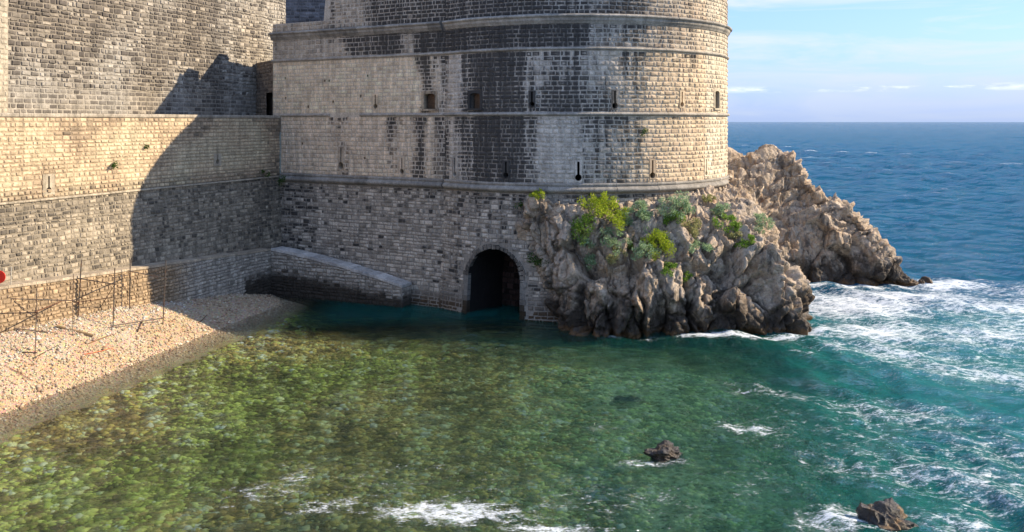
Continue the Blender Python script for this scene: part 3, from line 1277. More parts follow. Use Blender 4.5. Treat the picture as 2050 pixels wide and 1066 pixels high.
ga, _ = flank.locate(671, 230)
gb, _ = flank.locate(711, 230)
cz = 8.56
course(tower, 'string_course', flank, 0.1, FL_LEN - 0.1, cz, low_p, ccol(fm, 0.5), rt, 1.5)
course(tower, 'string_course', drum, 0.12, T_VIS, cz, low_p, ccol(dm, 0.3), rt, 1.5)
course(tower, 'string_course', flank, 0.1, FL_LEN - 0.05, 13.85, torus_prof(0.16, 0.26), ccol(fm, 0.3), rt, 1.4, [(ga, gb)])
course(tower, 'string_course', drum, 0.05, T_VIS, 13.85, torus_prof(0.2, 0.27), ccol(dm, 0.35), rt, 1.4)
course(tower, 'string_course', flank, T_L - 0.1, FL_LEN - 0.05, 18.30, torus_prof(0.15, 0.25), ccol(fm, 0.3), rt, 1.4)
course(tower, 'string_course', drum, 0.05, T_VIS, 18.30, torus_prof(0.17, 0.25), ccol(dm, 0.4), rt, 1.4)
course(tower, 'string_course', flank, T_L - 0.1, FL_LEN - 0.2, 20.12, top_p, ccol(fm, 0.75), rt, 1.3)
course(tower, 'string_course', drum, 0.2, T_VIS, 20.12, top_p, ccol(dm, 0.6), rt, 1.3)
# loopholes and gun ports
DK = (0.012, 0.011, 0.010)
for face, rect, hole, px, z in key_parts:
    f_ = fc if face is flank else dc
    pm_ = face.P((rect[0] + rect[1]) / 2, (rect[2] + rect[3]) / 2)
    col = f_(pm_, rt, (rect[0] + rect[1]) / 2)
    col = col[:3] + ((sf if face is flank else sd)(pm_, (rect[0] + rect[1]) / 2),)
    opening(tower, 'loophole' if z > 0 else 'putlog_hole', face, rect, hole, 0.9 if z > 0 else 0.3, 0.05 if z > 0 else 0.014, col, DK)
for face, rect, hole, sill in win_parts:
    pm_ = face.P((rect[0] + rect[1]) / 2, (rect[2] + rect[3]) / 2)
    f_ = fc if face is flank else dc
    col = tint(f_(pm_, rt, rect[0])[:3], 0.8) + (max(0.35, (sf if face is flank else sd)(pm_, rect[0])),)
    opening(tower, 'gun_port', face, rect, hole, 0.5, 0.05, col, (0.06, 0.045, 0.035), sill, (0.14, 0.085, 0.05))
# water gate: ring of cut stones, vault, rough back wall
va = MB()
n_v = 21
for k in range(n_v):
    a0, a1 = math.pi * k / n_v + 0.012, math.pi * (k + 1) / n_v - 0.012
    c8 = []
    r0, r1 = ARCH_R + rt.uniform(-0.03, 0.03), ARCH_R + rt.uniform(0.18, 0.42)
    for d in (-0.3, 0.045 + rt.uniform(0, 0.02)):
        for (rr_, aa) in ((r0, a0), (r1, a0), (r1, a1), (r0, a1)):
            c8.append(drum.P(ARCH_T - rr_ * math.cos(aa), ARCH_SP + rr_ * math.sin(aa), d))
    mb = MB()
    b = rt.uniform(0.75, 1.1)
    mb.box8(c8, (lambda q_: tint(q_[:3], 0.62) + (0.5,))(dc(c8[5], rt, ARCH_T)))
    mb.build('arch_stone', M_STONE, tower)
for sgn in (-1, 1):
    z = -0.5
    while z < ARCH_SP - 0.1:
        zz = min(z + rt.uniform(0.3, 0.42), ARCH_SP)
        w = rt.uniform(0.28, 0.46)
        a, b = sorted((ARCH_T + sgn * ARCH_R, ARCH_T + sgn * (ARCH_R + w)))
        c8 = [drum.P(t, y, d) for y in (z + 0.01, zz - 0.01) for (t, d) in ((a, -0.3), (b, -0.3), (b, 0.05), (a, 0.05))]
        mb = MB()
        mb.box8(c8, mixc(tint((0.24, 0.22, 0.19), rt.uniform(0.7, 1.2)), (0.05, 0.035, 0.02), sstep(1.4, 0.4, z)) + (0.35,))
        mb.build('jamb_stone', M_STONE, tower)
        z = zz
vt = MB()
pts = [(ARCH_T + ARCH_R, -1.5)] + [(ARCH_T + (ARCH_R + 0.004) * math.cos(math.pi * k / 16), ARCH_SP + (ARCH_R + 0.004) * math.sin(math.pi * k / 16)) for k in range(17)] + [(ARCH_T - ARCH_R, -1.5)]
n = len(pts)
rows = (-0.02, -1.0, -2.0, -3.0, -4.2)
vs = [drum.P(t, z, d) for d in rows for (t, z) in pts]
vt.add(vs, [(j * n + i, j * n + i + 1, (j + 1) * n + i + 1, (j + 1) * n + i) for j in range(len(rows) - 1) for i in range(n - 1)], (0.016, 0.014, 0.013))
vt.build('vault', M_STONE, tower)
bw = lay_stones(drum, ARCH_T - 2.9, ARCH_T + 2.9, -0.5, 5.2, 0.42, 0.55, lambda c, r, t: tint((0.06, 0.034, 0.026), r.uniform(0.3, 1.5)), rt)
bk = MB()
for vs, fs, cs in bw:
    cx, cy = drum.C
    vs2 = []
    for v in vs:
        dx, dy = v[0] - cx, v[1] - cy
        L = math.hypot(dx, dy)
        f = (L - 4.0) / L
        vs2.append((cx + dx * f, cy + dy * f, v[2]))
    bk.add(vs2, fs, cs)
vs = [drum.P(lerp(ARCH_T - 2.9, ARCH_T + 2.9, i / 8), z, -4.05) for z in (-1.5, 5.2) for i in range(9)]
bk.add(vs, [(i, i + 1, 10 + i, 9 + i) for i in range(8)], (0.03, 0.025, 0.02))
bk.build('passage_wall', M_STONE, tower)
# roof deck and parapet blocks with embrasures
rf = MB()
ring = [drum.P(T_END * i / 60, 22.6, -1.5) for i in range(61)]
rf.add(ring, [tuple(range(61))], (0.3, 0.28, 0.25))
q0, q1 = flank.P(T_L, 21.0, -1.3), flank.P(FL_LEN, 21.0, -1.3)
rf.add([q0, q1, (2.0, 84.0, 21.0), (-13.5, 85.0, 21.0)], [(0, 1, 2, 3)], (0.3, 0.28, 0.25))
# rear wall of the flank building, closing it towards the land
e0 = Vector(flank.P(T_L, 0, -1.38))
e1 = Vector((-13.5, 85.0, 0))
e2 = Vector((2.0, 85.5, 0))
for a, b in ((e0, e1), (e1, e2)):
    rf.box8([(a.x, a.y, -1), (b.x, b.y, -1), (b.x + .5, b.y - .6, -1), (a.x + .5, a.y - .1, -1),
             (a.x, a.y, 21), (b.x, b.y, 21), (b.x + .5, b.y - .6, 21), (a.x + .5, a.y - .1, 21)], (0.33, 0.29, 0.23))
rf.build('roof', M_STONE, tower)
tu = MB()  # unseen roof piece added to cast the peaked shadow on the curtain wall
tx, ty = -6.2, 70.2
for (za, zb, ra, rb2) in ((21.0, 25.4, 1.25, 1.25), (25.4, 28.2, 1.75, 0.05)):
    ring = [(tx + ra * math.cos(2 * math.pi * k / 16), ty + ra * math.sin(2 * math.pi * k / 16), za) for k in range(16)]
    ring += [(tx + rb2 * math.cos(2 * math.pi * k / 16), ty + rb2 * math.sin(2 * math.pi * k / 16), zb) for k in range(16)]
    tu.add(ring, [(k, (k + 1) % 16, 16 + (k + 1) % 16, 16 + k) for k in range(16)] + [tuple(range(15, -1, -1)), tuple(range(16, 32))], (0.36, 0.32, 0.26))
tu.build('shadow_turret', M_STONE, tower)

# ------------------------------------------------------------------ terrace wall
ter = thing('terrace_wall', 'lower pale stone terrace wall with sloping foot left of the tower, half in its shadow', 'wall', terrace.P(18, 0))
rw = random.Random(31)
tc_, tm_ = terrace_col(), terrace_col(True)
holes_t = []
tparts = []
for (px, py, rp, pt) in ((97, 381, 3.6, 353), (435, 324, 3.0, 311)):
    t, z = terrace.locate(px, py)
    _, zt = terrace.locate(px, pt)
    dep = terrace.P(t, z)[1]
    rad = rp / F * dep / 0.6
    rect = (t - 0.4, t + 0.4, z - rad - 0.12, zt + 0.12)
    holes_t.append(rect)
    tparts.append((rect, keyhole(t, z, rad, zt, 0.06)))
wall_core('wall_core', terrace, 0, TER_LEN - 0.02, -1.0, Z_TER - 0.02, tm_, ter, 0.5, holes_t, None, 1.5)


def rubble_warp(t, z):
    return 0.06 * noise.noise(Vector((t * 0.7, z * 0.9, 4.0)))


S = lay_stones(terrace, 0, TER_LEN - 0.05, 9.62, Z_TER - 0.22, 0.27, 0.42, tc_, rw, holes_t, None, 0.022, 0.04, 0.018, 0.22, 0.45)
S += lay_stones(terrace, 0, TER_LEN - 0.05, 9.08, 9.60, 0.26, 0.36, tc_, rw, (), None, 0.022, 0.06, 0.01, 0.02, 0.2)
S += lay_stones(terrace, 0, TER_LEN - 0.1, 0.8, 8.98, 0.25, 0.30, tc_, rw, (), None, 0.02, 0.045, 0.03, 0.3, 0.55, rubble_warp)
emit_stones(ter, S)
course(ter, 'coping', terrace, 0, TER_LEN - 0.06, Z_TER - 0.22, [(-1.4, 0.23), (0.06, 0.23), (0.08, 0.17), (0.08, 0.05), (0.05, 0.0), (-0.05, -0.01)], lambda p, r, t: tint((0.40, 0.345, 0.27), r.uniform(0.8, 1.1)), rw, 1.1)
course(ter, 'string_course', terrace, 0, TER_LEN - 0.06, 8.94, [(-0.05, 0.12), (0.10, 0.12), (0.13, 0.07), (0.11, 0.01), (-0.05, -0.01)], lambda p, r, t: tint((0.46, 0.39, 0.29), r.uniform(0.8, 1.05)), rw, 1.2)
for rect, hole in tparts:
    opening(ter, 'loophole', terrace, rect, hole, 0.8, 0.045, (0.44, 0.37, 0.27), DK)

# ------------------------------------------------------------------ high curtain wall behind the terrace
CUR_E = (-20.75, 81.2)
CUR_LEN = 50.0
cur = Face(A=(CUR_E[0] - TER_U[0] / _l * CUR_LEN, CUR_E[1] - TER_U[1] / _l * CUR_LEN), u=TER_U)
hw = thing('curtain_wall', 'tall grey brown masonry city wall behind the terrace, filling the upper left', 'wall', cur.P(19, 13.5))
kc, km = curtain_col(), curtain_col(True)
wall_core('wall_core', cur, 0, CUR_LEN, 12.5, 29.0, km, hw, 0.6, (), None, 2.5)
_, zband = cur.locate(150, 176)
S = lay_stones(cur, 0, CUR_LEN, 13.0, zband, 0.325, 0.55, kc, rw, (), None, 0.028, 0.035, 0.012, 0.06, 0.3)
S += lay_stones(cur, 0, CUR_LEN, zband, 28.9, 0.29, 0.42, kc, rw, (), None, 0.024, 0.06, 0.03, 0.3, 0.5, rubble_warp)
emit_stones(hw, S)
tp, _ = cur.locate(9, 100)
pier = Face(A=cur.P(tp - 6.0, 0, 0.30)[:2], u=TER_U)
pc = MB()
pc.box8([pier.P(0, 12.5, -0.4), pier.P(6.0, 12.5, -0.4), pier.P(6.0, 12.5, 0), pier.P(0, 12.5, 0), pier.P(0, 29, -0.4), pier.P(6.0, 29, -0.4), pier.P(6.0, 29, 0), pier.P(0, 29, 0)], (0.42, 0.36, 0.27))
pb = pc.build('pilaster', M_STONE, hw)
pm = MB()
for vs, fs, cs in lay_stones(pier, 0, 6.0, 13.0, 28.8, 0.32, 0.6, lambda c, r, t: tint((0.50, 0.43, 0.32), r.uniform(0.9, 1.1)), rw, (), None, 0.02, 0.03):
    pm.add(vs, fs, cs)
o = pm.build('stone_facing', M_STONE, pb, 'stuff')

# ------------------------------------------------------------------ short wall with a doorway between flank and curtain wall
GA, GB = (-22.3, 77.2), (-19.62, 72.95)
gate = Face(A=GA, u=(GB[0] - GA[0], GB[1] - GA[1]))
GL = math.hypot(GB[0] - GA[0], GB[1] - GA[1])
gw = thing('gate_wall', 'short shaded stone wall with a dark doorway closing the terrace beside the tower', 'wall', gate.P(GL / 2, 13.6))
gd0, _ = gate.locate(533, 200)
_, gz1 = gate.locate(540, 186)
gate_hole = (gd0, GL - 0.12, 13.0, gz1)


def gcol(c, r, t):
    k = clamp(0.45 + r.gauss(0, 0.22))
    return mixc((0.36, 0.28, 0.20), (0.12, 0.095, 0.075), k)


wall_core('wall_core', gate, 0, GL, 12.6, 18.55, lambda c, r, t: (0.27, 0.22, 0.17), gw, 0.5, [gate_hole], None, 0.8)
S = lay_stones(gate, 0, GL, 13.0, 18.52, 0.3, 0.5, gcol, rw, [gate_hole])
emit_stones(gw, S)
db = MB()
db.box8([gate.P(gate_hole[0] - .1, 13.0, -0.75), gate.P(GL, 13.0, -0.75), gate.P(GL, 13.0, -0.6), gate.P(gate_hole[0] - .1, 13.0, -0.6),
         gate.P(gate_hole[0] - .1, gz1 + .1, -0.75), gate.P(GL, gz1 + .1, -0.75), gate.P(GL, gz1 + .1, -0.6), gate.P(gate_hole[0] - .1, gz1 + .1, -0.6)], (0.035, 0.028, 0.022))
db.build('door', M_WOOD, gw)

# ------------------------------------------------------------------ far wall in shade, seen in the gap
far = Face(A=(-26.0, 86.0), u=(1.0, 0.10))
fw = thing('shaded_wall', 'dark bluish wall in shade seen in the gap between tower and high wall', 'wall', far.P(5, 13.5))
wall_core('wall_core', far, 0, 12, 12.6, 30.0, lambda c, r, t: (0.17, 0.17, 0.18), fw, 0.8, (), None, 1.0)  # the dark blue of shade is put into this wall's stone colours
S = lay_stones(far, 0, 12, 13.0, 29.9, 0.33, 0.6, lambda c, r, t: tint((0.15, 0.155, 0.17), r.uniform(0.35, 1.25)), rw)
emit_stones(fw, S)

# walkway between terrace wall and curtain wall
wk = MB()
wk.add([terrace.P(0, 13.6, -1.4), terrace.P(TER_LEN, 13.6, -1.4), (-19.4, 75, 13.6), (-17.0, 88.0, 13.6), (-24.0, 88.0, 13.6), cur.P(0, 13.6, -0.5)], [(0, 1, 2, 3, 4, 5)], (0.34, 0.30, 0.24))
wk.build('walkway', M_STONE, None, 'structure')

# ------------------------------------------------------------------ footing wall and sloping quay
QC, QE = (-18.75, 69.1), (-7.95, 64.0)
fo = Face(A=(QC[0] - TER_U[0] / _l * 34.0, QC[1] - TER_U[1] / _l * 34.0), u=TER_U)
quay = Face(A=QC, u=(QE[0] - QC[0], QE[1] - QC[1]))
QL = math.hypot(QE[0] - QC[0], QE[1] - QC[1])
rq = random.Random(41)
qw = thing('quay_wall', 'low rubble wall along the beach that curves into a sloping stone quay running down to the water', 'quay', quay.P(2, 0))


def fo_top(t):
    p = fo.P(t, 0)
    return 3.42 + (34.0 - t) * 0.051 + 0.05 * noise.noise(Vector((t * 0.5, 0, 0)))


def quay_top(t):
    f = clamp(t / QL)
    return 3.42 - 1.94 * (0.55 * f + 0.45 * f * f)


def qcol(c, r, t):
    px, py = proj(c)
    z = c[2]
    f = sstep(330, 400, px)
    base = mixc((0.46, 0.33, 0.20), (0.52, 0.46, 0.375), f)
    k = clamp(0.18 + r.gauss(0, 0.2))
    base = mixc(tint(base, r.uniform(0.85, 1.12)), (0.09, 0.075, 0.06), k * 0.8)
    if px > 490:
        w = sstep(1.35, 0.45, z - 0.9 * (1 - sstep(560, 800, px)) + r.gauss(0, 0.15))
        base = mixc(base, (0.030, 0.022, 0.015), w * 0.92)
    return base


def qmort(c, r, t):
    return tuple(q * 0.7 for q in qcol(c, random.Random(1), t))


wall_core('wall_core', fo, 0, 33.98, -1.5, 5.4, qmort, qw, 0.4, (), None, 1.9, fo_top)
wall_core('wall_core', quay, -0.02, QL, -1.5, 3.6, qmort, qw, 0.4, (), None, 1.25, quay_top)
S = lay_stones(fo, 0, 33.95, 0.2, 5.2, 0.24, 0.30, qcol, rq, (), None, 0.02, 0.06, 0.035, 0.3, 0.5, rubble_warp, fo_top)
S += lay_stones(quay, 0, QL - 0.05, -0.5, 3.6, 0.27, 0.36, qcol, rq, (), None, 0.022, 0.085, 0.034, 0.3, 0.55, rubble_warp, lambda t: quay_top(t) - 0.02)
endf = Face(A=quay.P(QL, 0, 0)[:2], u=(-quay.n[0], -quay.n[1]))
S += lay_stones(endf, 0.02, 1.22, -0.5, 1.46, 0.28, 0.5, qcol, rq)
emit_stones(qw, S)
t = 0.0
while t < QL - 0.05:                                        # cut capping slabs down the slope
    b = min(t + rq.uniform(0.55, 0.8), QL + 0.06)
    if QL - b < 0.3:
        b = QL + 0.06
    m = MB()
    g_ = rq.uniform(0.85, 1.1)
    hh = 0.17 + rq.uniform(0, 0.03)
    jz = rq.uniform(-0.03, 0.02)
    za, zb = quay_top(t) + jz + rq.uniform(-.02, .02), quay_top(b) + jz
    c8 = [quay.P(t + .012, za, -1.27), quay.P(b - .012, zb, -1.27), quay.P(b - .012, zb, 0.07), quay.P(t + .012, za, 0.07),
          quay.P(t + .012, za + hh, -1.27), quay.P(b - .012, zb + hh, -1.27), quay.P(b - .012, zb + hh, 0.06), quay.P(t + .012, za + hh, 0.06)]
    g_ = rq.uniform(0.7, 1.1)
    m.box8(c8, tuple(q * g_ for q in (0.58, 0.54, 0.48)))
    m.build('coping_stone', M_STONE, qw)
    t = b
t = 4.0
while t < 33.9:                                             # flat rough slabs on the footing
    b = min(t + rq.uniform(0.6, 1.1), 33.95)
    m = MB()
    za, zb = fo_top(t) + 0.004, fo_top(b) + 0.004
    c8 = [fo.P(t + .01, za, -1.9), fo.P(b - .01, zb, -1.9), fo.P(b - .01, zb, 0.05), fo.P(t + .01, za, 0.05),
          fo.P(t + .01, za + .14, -1.9), fo.P(b - .01, zb + .14, -1.9), fo.P(b - .01, zb + .14, 0.04), fo.P(t + .01, za + .14, 0.04)]
    g_ = rq.uniform(0.85, 1.1)
    m.box8(c8, tuple(q * g_ for q in (0.44, 0.36, 0.26)))
    m.build('coping_stone', M_STONE, qw)
    t = b
fl = MB()                                                    # filled ground between quay and tower
fl.add([quay.P(0, 3.2, -1.2), quay.P(QL - .3, 1.5, -1.2), flank.P(11.2, 1.5, -0.1), flank.P(0.1, 3.2, -0.1)], [(0, 1, 2, 3)], (0.30, 0.27, 0.22))
fl.build('path', M_STONE, None, 'structure')

# ------------------------------------------------------------------ rocks
def catmull(P, n):
    """P (k, ...) -> (n, ...) through the stations"""
    k = len(P)
    u = np.linspace(0, k - 1, n)
    i = np.clip(u.astype(int), 0, k - 2)
    f = (u - i).reshape((-1,) + (1,) * (P.ndim - 1))
    p0, p1, p2, p3 = P[np.clip(i - 1, 0, k - 1)], P[i], P[i + 1], P[np.clip(i + 2, 0, k - 1)]
    return 0.5 * (2 * p1 + (p2 - p0) * f + (2 * p0 - 5 * p1 + 4 * p2 - p3) * f ** 2 + (3 * p1 - p0 - 3 * p2 + p3) * f ** 3)


def ridged(v, octs=4, gain=0.55):
    t, amp = 0.0, 1.0
    for o in range(octs):
        t += amp * (0.42 - abs(noise.noise(v)) * 1.7)
        v = v * 2.13 + Vector((3.7, 1.3, 5.9))
        amp *= gain
    return t


def cell_plane(v, k, tilt, step):
    """fractured blocks: every cell is a plane with its own tilt and offset, with a gap towards its neighbour"""
    ds, ps = noise.voronoi(v * k)
    c = ps[0]
    h1, h2, h3, h4 = (math.sin(c.x * 127.1 + c.y * 311.7 + c.z * 74.7 + q) * 43758.5453 for q in (0.0, 1.7, 3.9, 6.1))
    h1, h2, h3, h4 = h1 - math.floor(h1), h2 - math.floor(h2), h3 - math.floor(h3), h4 - math.floor(h4)
    d = v * k - c
    gap = min(1.0, (ds[1] - ds[0]) / 0.14)
    return tilt * (d.x * (h1 - .5) + d.y * (h2 - .5) + d.z * (h3 - .5)) * 2 + step * (h4 - .5), gap


def rock_noise(p, kind):
    v = Vector(p)
    w1 = Vector((noise.noise(v * 0.9), noise.noise(v * 0.9 + Vector((9, 0, 0))), noise.noise(v * 0.9 + Vector((0, 9, 0)))))
    w2 = Vector((noise.noise(v * 3.1), noise.noise(v * 3.1 + Vector((9, 0, 0))), noise.noise(v * 3.1 + Vector((0, 9, 0)))))
    wv = v + 0.22 * w1 + 0.09 * w2
    a = noise.noise(Vector((v.x * 0.42, v.y * 0.42, v.z * 0.15)))
    n1 = noise.noise(Vector((wv.x * 0.34 + 2.2, wv.y * 0.34, wv.z * 0.09)))
    e = noise.fractal(v * 3.6, 0.55, 2.2, 5)
    rd = ridged(Vector((wv.x * 1.1, wv.y * 1.1, wv.z * 0.6)), 5, 0.62)
    if kind == 'front':
        w = sstep(7.2, 4.2, v.z)
        q = Vector((wv.x, wv.y, wv.z * 0.5))
        b1, g1 = cell_plane(q, 0.62, 0.75, 0.75)
        b2, g2 = cell_plane(q + Vector((5, 5, 5)), 1.55, 0.34, 0.30)
        cl = math.exp(-(n1 / 0.045) ** 2) * 1.0 * w
        return 0.6 * a * (0.3 + 0.7 * w) + 0.2 * w - cl + (0.6 + 0.85 * w) * b1 - 0.45 * (0.4 + 0.6 * w) * (1 - g1) + 0.95 * b2 - 0.18 * (1 - g2) + 0.08 * rd + 0.085 * e
    # tilted beds weathered into ledges
    s = (wv.z * 1.0 - wv.x * 0.32) * 1.05
    fr = s - math.floor(s)
    led = (fr if fr < 0.88 else (1 - fr) * 7.33) - 0.5
    w = sstep(3.5, 7.0, v.z)
    q = Vector((wv.x, wv.y, wv.z * (0.6 + 0.7 * w)))
    b1, g1 = cell_plane(q, 0.42, 0.8, 0.7)
    b2, g2 = cell_plane(q + Vector((5, 5, 5)), 1.4, 0.3, 0.28)
    return 0.5 * a + 0.75 * led * (0.2 + 0.8 * w) + (1 - 0.45 * w) * (b1 - 0.28 * (1 - g1) + b2 * 0.8 - 0.12 * (1 - g2)) + 0.10 * rd * (1 - 0.5 * w) + 0.075 * e


def loft_rock(name, st, nu, nv, kind, close_top=False):
    P = np.array(st, dtype=float)                           # stations, rows, xyz
    P = catmull(P, nu)
    P = np.swapaxes(catmull(np.swapaxes(P, 0, 1), nv), 0, 1)
    du = np.gradient(P, axis=0)
    dv = np.gradient(P, axis=1)
    N = np.cross(du, dv)
    N /= np.linalg.norm(N, axis=2, keepdims=True) + 1e-9
    D = np.zeros(P.shape[:2])
    for i in range(nu):
        for j in range(nv):
            D[i, j] = rock_noise(P[i, j], kind)
    Q = P + N * D[..., None]
    V = Q.reshape(-1, 3)
    ii = (np.arange(nu - 1)[:, None] * nv + np.arange(nv - 1)[None, :]).ravel()
    Fc = np.stack([ii, ii + nv, ii + nv + 1, ii + 1], 1)
    me = np_mesh(name, V, Fc, M_ROCK, False)
    return me, V, Fc


def cp(a, r, z):
    a = R(a)
    return (C0[0] + r * math.sin(a), C0[1] - r * math.cos(a), z)


def station(b, z3, z5, z7, tp, zt, ain, zin=None):
    zin = zt + 0.1 if zin is None else zin
    return [(b[0], b[1], -2.2), (b[0], b[1], -0.1), (z3[0], z3[1], 2.9), (z5[0], z5[1], 5.0), (z7[0], z7[1], 6.9), (tp[0], tp[1], zt), cp(ain, 11.6, zin)]


front_st = [
    [cp(-9.5, 12.6, -2.2), cp(-9.5, 12.6, -0.1), cp(-13.0, 12.6, 2.9), cp(-17.5, 12.5, 5.0), cp(-18.5, 12.4, 6.9), cp(-16, 11.9, 7.8), cp(-16, 11.6, 7.9)],
    station((3.3, 58.4), (2.5, 58.9), (1.6, 59.1), (1.5, 59.3), (1.8, 59.8), 8.15, -11, 8.2),
    station((4.4, 56.4), (4.4, 57.2), (4.0, 58.4), (4.0, 59.0), (4.2, 59.7), 7.95, -2, 8.0),
    station((6.2, 55.9), (6.3, 56.3), (6.4, 57.6), (6.5, 58.9), (6.6, 59.7), 7.75, 8, 7.8),
    station((8.7, 55.8), (8.7, 56.2), (8.8, 57.5), (8.9, 58.9), (9.2, 60.3), 7.9, 19, 7.95),
    station((11.8, 55.8), (11.8, 56.4), (11.9, 57.6), (11.8, 59.3), (11.7, 61.6), 8.35, 34, 8.4),
    station((15.2, 56.0), (15.0, 56.8), (14.8, 58.2), (14.4, 60.2), (13.8, 63.2), 8.5, 46, 8.55),
    station((18.0, 56.6), (17.4, 57.4), (16.8, 59.0), (16.2, 61.6), (15.6, 65.2), 8.6, 58, 8.65),
    station((19.3, 57.8), (18.4, 58.8), (17.7, 60.4), (17.2, 63.2), (16.9, 67.0), 8.7, 66, 8.75),
    station((19.9, 61.0), (19.0, 62.0), (18.4, 63.5), (18.0, 65.5), (17.7, 68.5), 8.8, 74, 8.85),
    station((19.6, 66.0), (19.3, 66.5), (18.9, 67.2), (18.6, 68.5), (18.2, 70.2), 8.9, 82, 8.95),
    station((20.0, 72.0), (19.8, 72.5), (19.5, 73.0), (19.2, 73.6), (18.6, 74.5), 9.0, 96, 9.05)]
rk_me, rk_V, rk_F = loft_rock('rock_outcrop', front_st, 420, 220, 'front')
rk = obj('rock_outcrop', rk_me)
tag(rk, 'rugged grey tan rock outcrop under the tower with green shrubs on its upper slope', 'rock')
rk_bvh = BVHTree.FromPolygons([tuple(v) for v in rk_V], [tuple(f) for f in rk_F])


def hst(b, m1, m2, rg, bk):
    return [(b[0], b[1], -2.2), (b[0], b[1], -0.1), m1, m2, rg, bk, (bk[0], bk[1] + 4, -1.5)]


head_st = [
    hst((17.0, 72.5), (16.8, 74.0, 4.0), (16.8, 76.0, 8.4), (17.0, 79.5, 10.4), (17.0, 88.0, 5.0)),
    hst((19.6, 71.8), (19.8, 73.6, 4.0), (20.0, 76.0, 8.2), (20.3, 79.5, 10.6), (20.0, 88.0, 5.0)),
    hst((22.3, 72.3), (22.6, 74.2, 4.0), (23.0, 76.5, 8.4), (23.4, 79.0, 10.9), (23.0, 87.0, 5.0)),
    hst((24.2, 72.8), (24.3, 74.2, 3.6), (24.7, 76.2, 7.4), (25.1, 78.0, 9.7), (26.0, 86.0, 4.0)),
    hst((26.2, 72.8), (26.2, 73.9, 3.0), (26.3, 75.2, 5.6), (26.4, 77.2, 7.4), (28.0, 85.0, 3.0)),
    hst((28.6, 72.9), (28.4, 73.9, 2.6), (28.3, 75.0, 4.8), (28.6, 76.5, 6.6), (30.0, 83.0, 2.6)),
    hst((30.6, 73.0), (30.2, 73.6, 1.6), (30.0, 74.4, 3.0), (29.9, 75.6, 4.6), (31.5, 81.0, 1.6)),
    hst((31.9, 73.0), (31.6, 73.4, 0.9), (31.4, 74.2, 1.9), (31.2, 75.0, 2.9), (33.0, 79.0, 0.8)),
    hst((33.3, 73.2), (33.1, 73.5, 0.2), (32.9, 74.0, 0.6), (32.8, 74.5, 0.95), (34.5, 77.0, 0.0)),
    hst((34.6, 73.8), (34.5, 73.9, -0.4), (34.4, 74.1, -0.4), (34.4, 74.4, -0.3), (36.0, 76.0, -1.0))]
hd_me, hd_V, hd_F = loft_rock('rock_headland', head_st, 300, 200, 'back')
hd = obj('rock_headland', hd_me)
tag(hd, 'brown layered rock headland behind the tower sloping down to a point in the surf', 'rock')


def boulder(name, label, c, sx, sy, sz, seed, cat='rock', yaw=0.0, n=40):
    V, Fc = [], []
    m = n // 2
    for j in range(m + 1):
        ph = math.pi * j / m
        for i in range(n):
            th = 2 * math.pi * i / n
            d = Vector((math.sin(ph) * math.cos(th), math.sin(ph) * math.sin(th), math.cos(ph)))
            q = d * (1 + 0.55 * noise.noise(d * 1.5 + Vector((seed, 0, 0))) + 0.5 * cell_plane(d + Vector((seed, 2, 1)), 1.3, 0.5, 0.4)[0] + 0.22 * noise.fractal(d * 4 + Vector((0, seed, 0)), 0.9, 2.1, 4))
            x, y = q.x * sx, q.y * sy
            V.append((c[0] + x * math.cos(yaw) - y * math.sin(yaw), c[1] + x * math.sin(yaw) + y * math.cos(yaw), c[2] + q.z * sz))
    for j in range(m):
        for i in range(n):
            Fc.append((j * n + i, (j + 1) * n + i, (j + 1) * n + (i + 1) % n, j * n + (i + 1) % n))
    me = new_mesh(name, V, Fc, None, False, M_WET)
    o = obj(name, me)
    tag(o, label, cat)
    return o


boulder('boulder', 'small pointed ochre brown boulder breaking the surface in mid cove', (6.15, 35.8, -0.02), 0.78, 0.55, 0.42, 3.1, yaw=0.4)
boulder('boulder', 'low dark rock wet with foam at the bottom edge in the right corner', (12.5, 29.7, -0.12), 0.95, 0.8, 0.6, 8.4, yaw=-0.4)
boulder('boulder', 'small dark rock barely awash in the green water near the outcrop', (5.6, 43.6, -0.3), 0.7, 0.5, 0.22, 5.2)

# ------------------------------------------------------------------ shingle, sea floor stones
ICO_V = np.array([(0, 0, -1), (.7236, -.5257, -.4472), (-.2764, -.8506, -.4472), (-.8944, 0, -.4472), (-.2764, .8506, -.4472), (.7236, .5257, -.4472),
                  (.2764, -.8506, .4472), (-.7236, -.5257, .4472), (-.7236, .5257, .4472), (.2764, .8506, .4472), (.8944, 0, .4472), (0, 0, 1)])
ICO_F = np.array([(0, 2, 1), (0, 1, 5), (0, 3, 2), (0, 4, 3), (0, 5, 4), (1, 6, 10), (2, 7, 6), (3, 8, 7), (4, 9, 8), (5, 10, 9),
                  (1, 2, 6), (2, 3, 7), (3, 4, 8), (4, 5, 9), (5, 1, 10), (6, 11, 10), (7, 11, 6), (8, 11, 7), (9, 11, 8), (10, 11, 9)][:20])


OCT_V = np.array([(1, 0, 0), (0, 1, 0), (-1, 0, 0), (0, -1, 0), (0, 0, .9), (0, 0, -.9)])
OCT_F = np.array([(0, 1, 4), (1, 2, 4), (2, 3, 4), (3, 0, 4), (1, 0, 5), (2, 1, 5), (3, 2, 5), (0, 3, 5)])


